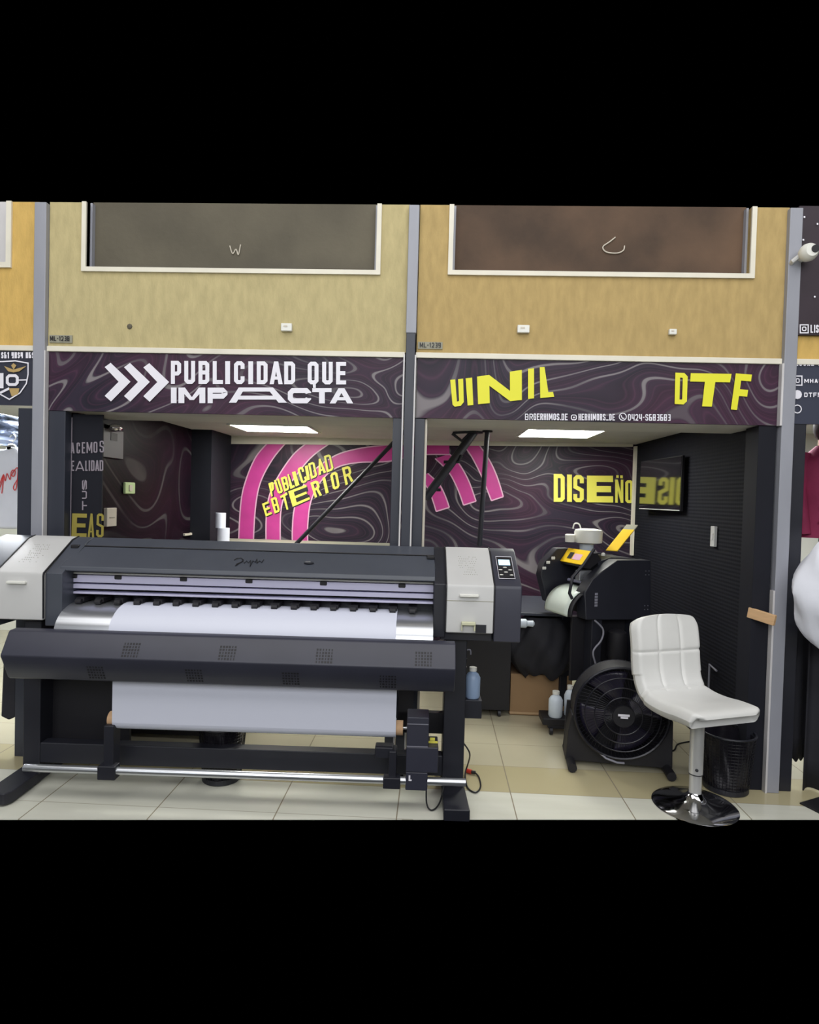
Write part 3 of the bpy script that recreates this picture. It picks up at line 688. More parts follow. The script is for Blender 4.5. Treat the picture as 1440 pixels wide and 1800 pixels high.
# t-shirt
def cloth_panel(fn, nu, nv, name, m, parent, th=.012): return MB().grid(fn, nu, nv).build(name, m, parent, solid=th, sub=1)
ty = .55
t = thing('hanging_shirt', 'white T-shirt with red script hanging beyond the left column', 'shirt', (at(0, 860, y=ty).x, ty, at(0, 930, y=ty).z))
pr = [(-80, 790), (-62, 782), (-30, 779), (-10, 790), (10, 790), (30, 785), (44, 800), (46, 850), (42, 930), (-60, 928), (-64, 850)]
vs = [at(x, y, y=ty) for x, y in pr]; tp = [(v.x - t.location.x, v.z - t.location.z) for v in vs]
MB().prismy(tp, -.03, .03).build('shirt_body', M['cloth_w'], t, bevel=.02, segs=3)
mb = MB(); TP = Plane((0, ty - .031)); imv = Matrix.Translation(-Vector(t.location))
zt = lambda x, y: (x / 4.865, 590 + y / 4.865)
put_line(mb, TP, [zt(*p) for p in [(-30, 1360), (10, 1270), (30, 1190), (45, 1240), (60, 1180), (85, 1230), (95, 1170), (110, 1150), (130, 1160), (120, 1200), (100, 1190), (150, 1130), (145, 1260), (130, 1320), (115, 1290), (170, 1190), (180, 1130), (205, 1120), (190, 1160), (212, 1160)]], 1.6, .002, smooth=True)
put_line(mb, TP, [zt(*p) for p in [(-10, 1290), (30, 1190), (15, 1350)]], 1.6, .002, smooth=True)
mb.xf(imv).build('red_script', M['script_red'], t)
c0 = at(22, 793, y=ty)
hk = MB(); hk.tube(catmull([(0, 0, .06), (.02, 0, .09), (0, 0, .11), (-.02, 0, .09)], 5), .004, 6); hk.ball((0, -.01, .02), .035, (1, .6, .8))
o = hk.build('coat_hanger', M['chrome'], None, smooth=True, loc=(c0.x, ty, c0.z)); tag(o, 'chrome hanger holding the white T-shirt with red script', 'hanger')
# glossy wrapped goods above the shirt
def film(u, v):
    return (-.55 + 1.1 * u, .05 * math.sin(u * 17 + v * 4) + .03 * math.sin(v * 23), .22 * v + .02 * math.sin(u * 11))
p = at(0, 785, y=.9); o = MB().grid(film, 50, 16).build('plastic_wrap', M['silverfilm'], None, solid=.004, smooth=True, loc=(p.x - .25, .9, p.z - .01)); tag(o, 'crumpled silver plastic film hanging above the white T-shirt', 'plastic wrap')

# ------------------------------------------------------------------ right neighbour
t = thing('wall_banner', 'tall dark banner at the upper right edge with a camera-app icon', 'banner', (2.3, 0, 2.47))
MB().box(2.3 - .412 - 2.3, .5, -.02, -.002, 0, ZTOP - 2.47).build('banner_sheet', mat('dark_plum_banner', (46, 34, 44), .6, var=.2), t)
RP = Plane((0, -.022)); imv = Matrix.Translation(-Vector(t.location)); mb = MB()
put_line(mb, RP, [(1407, 571), (1421, 571), (1421, 585), (1407, 585)], 2, .001, True); put_glyph(mb, RP, 'O', [(1410, 582), (1418, 582), (1418, 574), (1410, 574)], 1.8, None, .001)
mb.xf(imv).build('icon', M['ink_white'], t); mb = MB(); put_row(mb, RP, 'LISER', [(1425, 585), (1452, 585), (1452, 571), (1425, 571)], 2.2, .3, .001)
mb.xf(imv).build('lettering', M['ink_white'], t); mb = MB()
for a, b in ((1413, 380), (1436, 392), (1411, 420), (1431, 520)): put_glyph(mb, RP, 'I', [(a, b + 3), (a + 3, b + 3), (a + 3, b), (a, b)], 3, None, .001)
mb.xf(imv).build('banner_print', M['ink_white'], t)
t = thing('shop_sign', 'dark sign with round social icons at the far right', 'sign')
sign_board(t, 1.908, 4.2, 2.0, ZS1 - .001, mat('slate_sign_board', (52, 56, 74), .5), y=-.004)
mb = MB()
put_row(mb, SGN, 'LOCAL 12', [(1398, 643), (1448, 643), (1448, 636), (1398, 636)], 2, .3, .001)
put_line(mb, SGN, [(1395, 661), (1410, 661), (1410, 677), (1395, 677)], 2, .001, True); put_glyph(mb, SGN, 'O', [(1399, 673), (1406, 673), (1406, 665), (1399, 665)], 1.6, None, .001)
put_row(mb, SGN, 'MHAU', [(1414, 673), (1446, 673), (1446, 666), (1414, 666)], 1.8, .3, .001)
for k in range(12):
    a0, a1 = k * math.pi / 6, (k + 1) * math.pi / 6
    put_poly(mb, SGN, [(1402, 693.5), (1402 + 8 * math.cos(a0), 693.5 + 8 * math.sin(a0)), (1402 + 8 * math.cos(a1), 693.5 + 8 * math.sin(a1))], .001)
put_row(mb, SGN, 'DTFM', [(1414, 698), (1446, 698), (1446, 690), (1414, 690)], 1.8, .3, .001)
put_line(mb, SGN, [(1402 + 7 * math.cos(a * .524), 719 + 7 * math.sin(a * .524)) for a in range(12)], 1.8, .001, True)
mb.build('lettering', M['ink_white'], t)
# security camera
p = at(1421, 444, y=-.09)
t = thing('security_camera', 'white round security camera beside the upper right column', 'camera', (p.x, -.021, p.z))
MB().lathe([(.025, -.0), (.025, -.03), (.040, -.045), (.046, -.07), (.042, -.09), (.03, -.105)], (0, 0, 0), 28, 'y').build('housing', M['pl_white'], t, smooth=True)
MB().lathe([(.019, 0), (.019, -.012)], (.014, -.098, .006), 20, 'y').build('lens', M['blk2'], t, smooth=True)
MB().tube([(-.05, 0, -.035), (-.055, -.03, -.03), (-.02, -.05, 0)], .012, 8).build('mount', M['pl_grey'], t, smooth=True)
# maroon jacket on a mannequin
jy = .6; jo = at(1440, 945, y=jy)
t = thing('mannequin', 'maroon jacket with gold buttons on a mannequin in the right neighbour shop', 'mannequin', (jo.x + .02, jy, 0))
zz = jo.z
def torso(u, v):
    a = 2 * math.pi * u; w = [.15, .14, .13, .15, .17, .16, .06][min(6, int(v * 6.01))] ; k = v * 6 - int(v * 6 - 1e-6)
    prof = [.165, .145, .135, .15, .17, .165, .06]; i = min(5, int(v * 6)); w = prof[i] + (prof[i + 1] - prof[i]) * (v * 6 - i)
    return (w * math.cos(a), w * .6 * math.sin(a), zz + .58 * v)
MB().grid(torso, 32, 18).build('jacket', M['maroon'], t, smooth=True)
MB().tube([(-.14, 0, zz + .53), (-.175, -.02, zz + .3), (-.15, -.06, zz + .02)], [.045, .045, .04], 12).build('sleeve', M['maroon'], t, smooth=True)
MB().tube([(.14, 0, zz + .53), (.175, -.02, zz + .3), (.15, -.06, zz + .02)], [.045, .045, .04], 12).build('sleeve', M['maroon'], t, smooth=True)
MB().tube([(0, 0, zz + .56), (0, 0, zz + .62)], .045, 12).build('neck', M['skin'], t, smooth=True)
MB().ball((0, 0, zz + .7), .085, (.85, 1, 1.2)).build('head', M['hair'], t, smooth=True)
for k in range(5): MB().ball((-.07, -.093, zz + .1 + k * .09), .009).build('button', M['gold'], t, smooth=True)
MB().tube([(0, 0, 0), (0, 0, zz + .02)], .02, 12).lathe([(.16, 0), (.15, .015), (.02, .02)], (0, 0, 0), 24).build('stand', M['blk'], t, smooth=True)
# bulging white cloth and black drape
p0 = at(1478, 1030, y=-.16)
def bulge(u, v):
    a = 2 * math.pi * u; h = v; r = .235 * (math.sin(math.pi * min(1, .06 + h * .9)) ** .55)
    return (r * math.cos(a) * (1 + .025 * math.sin(9 * a + 6 * h)) + .012 * math.sin(14 * h + 3 * a), r * .5 * math.sin(a) * (1 + .05 * math.sin(11 * a)), -.33 + .58 * h)
o = MB().grid(bulge, 40, 20).build('white_garment', M['cloth_w'], None, smooth=True, loc=(p0.x + .0, -.16, p0.z)); tag(o, 'rounded white garment bulging in at the right edge of the picture', 'garment')
def drape(x0, x1, y, z0, z1, amp=.02, fr=9):
    return lambda u, v: (x0 + (x1 - x0) * u, y + amp * math.sin(u * fr * math.pi) * (1.2 - .5 * v), z0 + (z1 - z0) * v + .012 * math.sin(u * 23) * (1 - v))
o = MB().grid(drape(2.06, 2.9, .02, .0, .98, .02, 12), 70, 6).build('black_drape', M['cloth_b'], None, solid=.006, smooth=True); tag(o, 'black cloth drape down to the floor at the right edge', 'drape')
o = MB().grid(drape(1.985, 2.13, .1, .14, .93, .01, 3), 20, 6).build('black_drape', M['cloth_b'], None, solid=.006, smooth=True); tag(o, 'narrow black cloth strip hanging just right of the right column', 'drape')
mx = [at(1406, 1412, z=.004), at(1440, 1402, z=.004), at(1500, 1396, z=.004), at(1500, 1450, z=.004), at(1440, 1429, z=.004)]
o = MB().prismz([(v.x, v.y) for v in mx], .001, .008).build('floor_mat', M['blk2'], None); tag(o, 'dark mat corner on the floor at the lower right edge', 'mat')
tr = [at(1396, 1104, y=.12), at(1420, 1101, y=.12)]
o = MB().box(0, .12, -.02, .02, -.01, .012).build('metal_bracket', M['alu'], None, bevel=.003, loc=(tr[0].x - .01, .12, tr[0].z)); tag(o, 'short silver bracket beside the black strip at the right edge', 'bracket')
# wooden batten at the right column
a = at(1316, 1076, y=.02); b = at(1363, 1091, y=-.09)
d = Vector((b.x - a.x, b.y - a.y, b.z - a.z)); ln = d.length; ang = math.atan2(d.y, d.x)
o = MB().box(0, ln, -.012, .012, -.028, .028).xf(Matrix.Rotation(-math.asin(d.z / ln), 4, 'Y')).build('wooden_batten', M['wood'], None, bevel=.003, loc=a); o.rotation_euler = (0, 0, ang)
tag(o, 'short pale wooden batten fixed across the right doorway jamb', 'batten')

# ------------------------------------------------------------------ inside the shop
# reflective panel on the right wall
t = thing('wall_screen', 'dark glossy screen on the right wall mirroring the yellow letters', 'screen', (1.765, 1.45, 1.7), R(3))
MB().box(-.004, .05, -.05, .05, -.05, .05).build('wall_mount', M['blk2'], t)
MB().box(-.03, -.012, -.38, .38, -.2, .2).build('screen_casing', M['blk2'], t)
MB().box(-.034, -.0305, -.375, .375, -.19, .195).build('glass', M['mirror'], t)
MB().box(-.036, -.0345, -.375, .375, -.196, -.191).build('bottom_edge', M['pl_grey'], t)
p = at(1255, 943, x=1.79)
t = thing('light_switch', 'grey upright switch on the dark ribbed right wall', 'switch', (1.8, p.y, p.z))
MB().box(-.02, -.001, -.028, .028, -.065, .065).build('switch_plate', M['pl_grey'], t, bevel=.003)
MB().box(-.024, -.02, -.014, .014, -.02, .02).build('rocker', M['white_trim'], t)
# left wall items
p = at(195, 755, x=-2.09)
t = thing('wall_notice', 'grey metal plate with a shiny white dome on the left wall', 'plate', (-2.1, p.y, p.z))
MB().box(.001, .02, -.13, .14, -.18, .0).build('plate', mat('dull_grey_plate', (80, 77, 84), .5), t)
MB().box(.02, .022, -.02, .06, -.07, -.02).build('slot', M['blk2'], t)
MB().ball((.04, .0, .01), .05, (.8, 1.3, .5)).build('dome', M['chrome'], t, smooth=True)
p = at(227, 858, x=-2.09)
t = thing('light_switch', 'pale green switch on the dark left wall', 'switch', (-2.1, p.y, p.z)); MB().box(.001, .02, -.07, .07, -.04, .04).build('switch_plate', M['green'], t, bevel=.008); MB().box(.02, .025, -.02, .02, -.02, .02).build('rocker', M['cream_sw'], t)
p = at(193, 909, x=-2.09)
t = thing('light_switch', 'cream double switch on the dark left wall beside the yellow letters', 'switch', (-2.1, p.y, p.z)); MB().box(.001, .025, -.06, .06, -.06, .06).build('switch_plate', M['cream_sw'], t, bevel=.004); MB().box(.025, .028, -.03, .03, -.004, .0).build('seam', M['label_bg'], t)
p = at(332, 939, x=-2.09); o = MB().box(.001, .02, -.1, .1, -.01, .01).build('cable_cover', M['cream_sw'], None, bevel=.003, loc=(-2.1, p.y, p.z)); tag(o, 'small cream cable cover low on the left wall', 'cable cover')
# poles
def pole(name, a, b, r, label, extra=None):
    o = thing(name, label, 'pole', (a.x, a.y, a.z)); v = b - a
    MB().cyl((0, 0, 0), v, r, 14).build('tube', M['blk'], o, smooth=True)
    MB().lathe([(r * 2, -.012), (r * 2, 0)], (0, 0, 0), 16).build('end_plate', M['blk2'], o)
    return o
a = at(857, 757, z=ZC - .001); b = at(843, 960, y=a.y); pole('metal_pole', a, Vector((b.x, b.y, 1.0)) if False else b, .02, 'black upright pole hanging from the ceiling in the right bay')
a = at(834, 759, z=ZC - .001); b = at(748, 876, y=a.y - .15); PO = pole('metal_pole', a, b, .034, 'thick black diagonal brace below the ceiling of the right bay')
br = [at(*p, y=1.45) for p in [(795, 762), (812, 775), (826, 762)]]
o = MB().tube(br, .012, 8).tube([at(796, 761, y=1.45), at(850, 758, y=1.45)], .01, 8).xf(Matrix.Translation(-a)).build('bracket', M['blk'], PO, smooth=True)
br = [at(*p, y=1.4) for p in [(780, 812), (806, 812), (812, 800)]]
o = MB().tube(br, .012, 8).tube([at(757, 861, y=1.4), at(775, 861, y=1.4)], .012, 8).xf(Matrix.Translation(-a)).build('clamp', M['blk'], PO, smooth=True)
a = at(692, 778, y=1.5); b = at(515, 962, y=1.5); a = a + (a - b) * ((ZC - .001 - a.z) / (a.z - b.z)); pole('metal_pole', a, b, .017, 'slim black diagonal pole crossing the left bay')
# shelf on the back wall with white rolls
s0 = at(400, 953, y=1.62); s1 = at(690, 964, y=1.62)
o = MB().box(-1.90, s1.x, 1.62, 2.24, s0.z - .06, s0.z - .014).build('wall_shelf', M['label_bg'], None, bevel=.004); tag(o, 'greyish shelf along the back wall of the left bay', 'shelf')
zs = s0.z - .014
c = at(393, 937, y=1.7)
t = thing('white_roll', 'wide white roll at the left end of the greyish shelf', 'roll', (c.x, 1.7, zs + .001)); MB().lathe([(.05, 0), (.05, .125), (.02, .125), (.02, .11)], (0, 0, 0), 28).build('roll_body', M['paper'], t, smooth=True)
c2 = at(388, 912, y=1.7)
t = thing('white_roll', 'slimmer white roll on top of the wide roll on the greyish shelf', 'roll', (c2.x, 1.7, zs + .127)); MB().lathe([(.042, 0), (.042, .125), (.02, .125), (.02, .11)], (0, 0, 0), 28).build('roll_body', M['paper'], t, smooth=True)
# low black cabinet in the left bay
t = thing('black_cabinet', 'low black cabinet behind the left end of the large printer', 'cabinet', (-1.75, .55, 0))
MB().box(-.3, .52, -.2, .25, 0.02, .86).build('cabinet_body', M['blk2'], t, bevel=.004)
for k in range(2): MB().box(-.29 + k * .41, .105 + k * .41, -.215, -.2, .05, .84).build('cabinet_door', M['blk'], t, bevel=.003)
# ------------------------------------------------------------------ large-format printer
PF = Frame(-.9, -.1, 1.5)
t = thing('large_format_printer', 'wide dark grey roll printer with white paper across the foreground', 'printer', (-.9, -.1, 0), R(1.5)); PR = t
X0, X1 = -1.06, .962
yb_, zb = .04, 1.282
# body behind and below the platen
MB().box(-1.46, 1.335, -.06, .035, .88, 1.10).build('rear_body', M['blk'], t, bevel=.004)
# beam cover: top flat and sloping lid
MB().prismx([(.04, 1.282), (-.045, 1.243), (-.05, 1.225), (.03, 1.225)], X0 + .02, X1 - .004).build('top_cover', M['gun'], t, bevel=.004)
lid = MB().prismx([(-.052, 1.238), (-.225, 1.15), (-.23, 1.128), (-.215, 1.125), (-.05, 1.215)], X0 + .055, X1 - .055).build('front_lid', M['gun'], t, bevel=.004)
mb = MB(); LP = lambda px, py: (lambda q: (q[0], q[1]))(PF.at(px, py, -.14))
def lidpt(px, py):      # on the sloping lid
    best = None
    for i in range(60):
        y = -.052 - .173 * i / 59; x, z = PF.at(px, py, y); zl = 1.238 - .088 * (i / 59)
        if best is None or abs(z - zl) < best[0]: best = (abs(z - zl), (x, y - .003, zl + .004))
    return best[1]
scr = [(412, 986), (416, 983), (424, 982), (428, 985), (425, 989), (417, 992), (414, 996), (421, 991), (428, 987), (430, 991), (434, 987), (437, 991), (441, 986), (440, 997), (445, 987), (449, 990), (452, 983), (452, 991), (457, 987), (460, 990), (464, 985)]
mb.tube([lidpt(*p) for p in scr], .0022, 5); mb.build('script_logo', M['blk2'], lid)
mb = MB().ball(lidpt(543, 991), .022, (1.2, .6, .35)).build('lid_emblem', M['blk'], lid, smooth=True)
for px, py in ((133, 963), (757, 982)):
    x, y, z = lidpt(px, py)
    MB().box(x - .02, x + .02, y - .012, y + .03, z - .006, z + .012).build('lid_hinge', M['blk2'], t, bevel=.004)
# end towers
def tower(x0, x1, m, name, zlow=.88, y0=-.275):
    return MB().prismx([(.04, 1.285), (-.02, 1.27), (y0, 1.12), (y0 - .004, 1.105), (y0, zlow), (.035, zlow)], x0, x1).build(name, m, t, bevel=.006)
tl = tower(-1.302, X0 - .002, M['pl_grey'], 'left_grey_tower')
tr_ = tower(X1 + .002, 1.2, M['pl_grey'], 'right_grey_tower')
tower(-1.47, -1.304, M['gun'], 'left_end_cap', .84)
ec = tower(1.203, 1.337, M['gun2'], 'control_end_cap', .84)
MB().prismx([(.04, 1.283), (-.02, 1.266), (-.26, 1.118), (-.26, .85), (.03, .85)], X0, X0 + .085).build('inner_end_plate', M['gun'], t, bevel=.004)
MB().prismx([(.04, 1.283), (-.02, 1.266), (-.25, 1.118), (-.25, .85), (.03, .85)], X1 - .06, X1).build('inner_end_plate', M['blk'], t, bevel=.004)
def seam(x, tw_):
    pr_ = [(.041, 1.287), (-.021, 1.2725), (-.2775, 1.122), (-.2815, 1.105), (-.2775, .89), (-.27, .89), (-.274, 1.105), (-.27, 1.118), (-.02, 1.265), (.041, 1.28)]
    MB().prismx(pr_, x - .003, x + .003).build('seam', M['blk2'], tw_)
seam(X0 - .0, tl); seam(-1.303, tl); seam(X1 + .0, tr_); seam(1.2015, tr_)
MB().cyl((X0 + .03, -.0495, 1.2415), (X1 - .06, -.0495, 1.2415), .0035, 6).build('cover_gap', M['blk2'], t)
# pull handles on the grey towers
for tw, xc in ((tr_, 1.075), (tl, -1.19)):
    MB().box(xc - .048, xc + .048, -.297, -.275, 1.063, 1.077).build('pull_handle', M['pl_white'], tw, bevel=.004)
    hl = MB()
    for i in range(9):
        for j in range(9):
            if random.random() < .62:
                u = i * .011 - .044 + (j % 2) * .005; v = j / 8; y = -.07 - .13 * v; z = 1.27 - (.15 / .255) * (-.02 - y) + .0005
                hl.lathe([(.0022, 0), (.0022, .0012)], (xc + u, y, z), 6)
    hl.build('vent_holes', M['label_bg'], tw)
mb = MB(); mb.box(1.04, 1.11, -.305, -.277, .925, .94); mb.box(1.04, 1.046, -.3, -.277, .895, .925); mb.box(1.102, 1.11, -.3, -.277, .895, .925); mb.build('lower_handle', mat('yellowed_plastic', (206, 206, 176), .5), tr_, bevel=.003)
mb = MB(); mb.box(1.112, 1.165, -.2785, -.274, .884, .925); mb.build('drawer_notch', M['blk'], tr_)
mb = MB().box(1.01 - .045, 1.2, -.2785, -.276, 1.04, 1.043).build('seam', M['label_bg'], tr_)
# control panel on the sloping cap
def cap(u, v, d=.0): # u across, v down the slope 0..1
    y = -.03 - .235 * v; z = 1.27 - (.15 / .255) * (-.02 - y); return Vector((1.203 + .134 * u, y - d * .5, z + d * .86))
def slab(u0, u1, v0, v1, d0, d1):
    mb = MB(); c = [cap(u0, v0, d0), cap(u1, v0, d0), cap(u1, v1, d0), cap(u0, v1, d0), cap(u0, v0, d1), cap(u1, v0, d1), cap(u1, v1, d1), cap(u0, v1, d1)]
    mb.add(c, [(0, 3, 2, 1), (4, 5, 6, 7), (0, 1, 5, 4), (1, 2, 6, 5), (2, 3, 7, 6), (3, 0, 4, 7)]); return mb
kp = slab(.18, .80, .14, .84, 0, .004).build('keypad', M['blk2'], ec)
mb = MB()
for (u0, u1, v0, v1) in ((.18, .80, .14, .155), (.18, .80, .825, .84), (.18, .195, .14, .84), (.785, .80, .14, .84)): mb.add(slab(u0, u1, v0, v1, .004, .005).v, [(4, 5, 6, 7)])
mb.build('keypad_outline', M['ink_white'], kp)
slab(.26, .70, .25, .42, .004, .006).build('display', M['screen'], kp)
for u, v in ((.47, .50), (.29, .575), (.66, .575), (.485, .645), (.3, .73), (.68, .73)):
    c = cap(u, v, .006); MB().ball(c, .0095, (1.1, .8, .35)).build('key', M['pl_white'], kp, smooth=True)
# rails in the opening
MB().box(X0 + .08, X1 - .06, -.05, -.03, .93, 1.2).build('inner_back_plate', M['blk2'], t)
rz = lambda py: PF.at(400, py, -.16)[1]
for p0_, p1_, mm in ((1031, 1018, 'rail'), (1042, 1034, 'rail'), (1051.5, 1047.5, 'rail'), (1016.5, 1013, 'pl_grey')):
    MB().box(X0 + .085, X1 - .061, -.16, -.11, rz(p0_), rz(p1_)).build('guide_rail', M[mm], t, bevel=.002)
MB().cyl((X0 + .085, -.15, 1.118), (X1 - .061, -.15, 1.118), .008, 12).build('guide_rod', M['gun2'], t, smooth=True)
for px in (130, 208, 323, 438, 569, 707):
    x = PF.at(px, 1019, -.16)[0]; MB().box(x - .018, x + .018, -.168, -.158, rz(1024), rz(1017)).build('rail_clip', M['blk2'], t, bevel=.004)
for k in range(19):
    x = -.93 + k * .1015
    if x > X1 - .08: break
    MB().box(x - .02, x + .022, -.175, -.08, .962, .984).lathe([(.013, 0), (.013, .03)], (x - .015, -.185, .966), 12, 'x').build('pinch_roller', M['blk2'], t)
# platen and paper
def arcprof(dy=0, dz=0, n=10):
    out = []
    for i in range(n + 1):
        a = R(88) * i / n; out.append((-.14 - .19 * math.sin(a) + dy * math.sin(a), .83 + .125 * math.cos(a) + dz * math.cos(a)))
    return out
pp = arcprof(); MB().prismx([(-.05, .955)] + pp + [(-.33, .81), (-.05, .81)], X0 + .086, X1 - .061).build('platen', M['alu'], t, smooth=True)
PX0, PX1 = -.70, .718
op = [(-.12, .9575)] + arcprof(-.004, .004); ip = op[:]
sheet = MB(); cc = [(-.12, .9605)] + arcprof(-.005, .006); ci = [(-.12, .9585)] + arcprof(-.003, .004)
sheet.prismx(cc + [(-.337, .80)] + [(-.335, .80)] + ci[::-1], PX0, PX1)
o = sheet.build('paper_web', M['paper'], t, smooth=True)
# dryer tray
TPf = [(-.335, .855), (-.385, .853), (-.395, .846), (-.452, .748), (-.45, .738), (-.395, .625), (-.385, .618), (-.30, .618), (-.30, .66), (-.33, .80)]
tray = MB().prismx(TPf, -1.155, 1.008).build('dryer_tray', M['gun2'], t, bevel=.004)
def trayface(x, v, upper):
    a, b = ((-.395, .846), (-.452, .748)) if upper else ((-.45, .738), (-.395, .625))
    y = a[0] + (b[0] - a[0]) * v; z = a[1] + (b[1] - a[1]) * v; n = Vector((0, -(a[1] - b[1]), (a[0] - b[0]))).normalized()
    return Vector((x, y, z)), n
for upper, pxs in ((True, (232, 401, 571, 745)), (False, (168, 341, 511, 682))):
    for px in pxs:
        xc = PF.at(px, 1145 if upper else 1190, -.42)[0]; mb = MB()
        for i in range(6):
            for j in range(5):
                p, n = trayface(xc - .035 + i * .014, .36 + j * .13, upper); p = p + n * .0006
                sx, sz = random.choice([.0045, .003, .0052]), .0045
                mb.add([p + Vector((-sx, 0, -sz)), p + Vector((sx, 0, -sz)), p + Vector((sx, 0, sz)), p + Vector((-sx, 0, sz))], [(0, 1, 2, 3)])
                a, b = ((-.395, .846), (-.452, .748)) if upper else ((-.45, .738), (-.395, .625)); sl = (b[0] - a[0]) / (b[1] - a[1])
                for q in range(4):
                    v = mb.v[-4 + q]; mb.v[-4 + q] = (v[0], p.y + (v[2] - p.z) * sl, v[2])
        mb.build('vent', M['blk2'], tray)
# hanging sheet and take-up roll
MB().box(PX0 + .02, PX1 + .012, -.322, -.320, .39, .625).build('paper_web', M['paper'], t)
MB().cyl((PX0 + .02, -.275, .395), (PX1 + .012, -.275, .395), .046, 32).build('paper_roll', M['paper'], t, smooth=True)
MB().cyl((PX0 - .012, -.275, .395), (PX1 + .047, -.275, .395), .036, 28).build('cardboard_core', M['core'], t, smooth=True)
MB().cyl((PX1 + .047, -.275, .395), (PX1 + .11, -.275, .395), .008, 12).build('spindle', M['alu'], t, smooth=True)
# stand
MB().box(.97, 1.08, -.2, -.03, .06, .86).build('leg', M['blk'], t, bevel=.006)
MB().box(-1.205, -1.115, -.2, -.03, .06, .86).build('leg', M['blk'], t, bevel=.006)
MB().prismz([(.972, .16), (1.075, .16), (1.098, -.425), (.972, -.425)], .008, .066).build('foot', M['blk'], t, bevel=.006)
MB().prismz([(-1.255, .16), (-1.135, .16), (-1.128, -.395), (-1.15, -.425), (-1.255, -.425)], .008, .066).build('foot', M['blk'], t, bevel=.006)
for x in (1.03, -1.2):
    for y in (-.36, .1): MB().cyl((x, y, 0), (x, y, .012), .022, 16).build('foot_pad', M['blk2'], t)
MB().box(-1.115, .97, -.2, -.13, .122, .228).build('cross_beam', M['blk'], t, bevel=.006)
MB().box(-1.115, -.70, -.09, -.07, .10, .64).build('rear_panel', M['blk2'], t)
MB().box(.69, .97, -.08, -.05, .39, .62).build('rear_panel', M['blk2'], t) if False else None
MB().box(.735, .815, -.09, -.05, .36, .66).build('support_post', M['blk2'], t)
MB().box(.735, .975, -.09, -.05, .30, .41).build('support_post', M['blk2'], t)
MB().cyl((-1.11, -.33, .155), (1.08, -.33, .155), .019, 20).build('take_up_bar', M['alu'], t, smooth=True)
# take-up arms and motor
MB().box(-.715, -.665, -.335, -.26, .12, .38).box(-.735, -.645, -.355, -.30, .115, .185).build('take_up_arm', M['blk'], t, bevel=.006)
MB().box(.70, .738, -.34, -.25, .135, .30).box(.675, .76, -.355, -.3, .12, .175).box(.63, .72, -.32, -.25, .255, .31).build('take_up_arm', M['blk'], t, bevel=.005)
mo = MB().box(.785, .893, -.345, -.22, .33, .475).box(.785, .942, -.35, -.2, .205, .33).box(.785, .893, -.35, -.25, .115, .205).build('take_up_motor', M['gun2'], t, bevel=.005)
MB().box(.9, .925, -.30, -.299, .345, .36).box(.892, .94, -.3, -.299, .332, .343).build('warning_label', M['ink_yellow2'], mo)
MB().box(.80, .808, -.352, -.35, .17, .19).box(.80, .815, -.352, -.35, .163, .17).build('motor_mark', M['ink_white'], mo)
for z in (.33, .44): MB().box(.786, .89, -.347, -.345, z, z + .004).build('motor_seam', M['cablegrey'], mo)
mb = MB().tube(catmull([(.89, -.27, .13), (.893, -.3, .03), (.92, -.32, .006), (.96, -.28, .03), (.99, -.2, .12)], 6), .004, 8).build('motor_cable', M['cable'], t, smooth=True)
# side bracket under the right end
bk = MB().box(1.078, 1.172, -.13, -.03, .40, .497).build('bottle_bracket', M['blk'], t, bevel=.004)
for z in (.72, .675): MB().ball((1.078, -.14, z), .008).build('bracket_bolt', M['pl_white'], t, smooth=True)
MB().box(1.065, 1.085, -.13, -.03, .49, .86).build('side_rail', M['blk'], t)
MB().tube(catmull([(1.07, -.14, .76), (1.1, -.14, .765), (1.105, -.14, .74)], 5), .004, 6).build('ink_hose', M['cablegrey'], t, smooth=True)
MB().box(.94, 1.2, -.24, .02, .835, .88).build('tower_underside', M['blk'], t, bevel=.004)
# bottle standing on the bracket
pb = PF.o + PF.ux * 1.125 + PF.uy * -.08
def bottle(loc, r, h, m, label, rot=0, cap_m='pl_white'):
    b = thing('ink_bottle', label, 'bottle', loc, rot)
    MB().lathe([(r * .9, 0), (r, .01), (r, h * .66), (r * .75, h * .78), (r * .42, h * .85), (r * .42, h * .9)], (0, 0, 0), 28).build('bottle_body', M[m], b, smooth=True)
    MB().lathe([(r * .5, h * .88), (r * .5, h), (r * .3, h)], (0, 0, 0), 20).build('bottle_cap', M[cap_m], b, smooth=True)
    return b
bottle((pb.x, pb.y, .498), .04, .16, 'bluebottle', 'pale blue waste bottle on the bracket at the printer\'s right leg')

# cable with red clip on the floor
pts = [at(815, 1306, y=-.14), at(826, 1325, y=-.16), at(822, 1345, z=.05), at(818, 1360, z=.02), at(822, 1384, z=.006), at(836, 1393, z=.006), at(845, 1383, z=.006), at(842, 1366, z=.006), at(834, 1357, z=.012)]
t = thing('power_cable', 'black cable looped on the floor beside the printer\'s right foot', 'cable', (pts[4].x, pts[4].y, 0))
inv = Matrix.Translation(-Vector(t.location))
MB().tube(catmull(pts, 6), .0042, 8).xf(inv).build('cord', M['cable'], t, smooth=True)
p = at(829, 1357, z=.014); q = at(820, 1354, z=.014); MB().tube([q, p], .012, 12).xf(inv).build('red_connector', M['red'], t, smooth=True)
r_ = at(836, 1358, z=.014); MB().tube([p, r_], .009, 10).xf(inv).build('plug_end', M['blk2'], t, smooth=True)

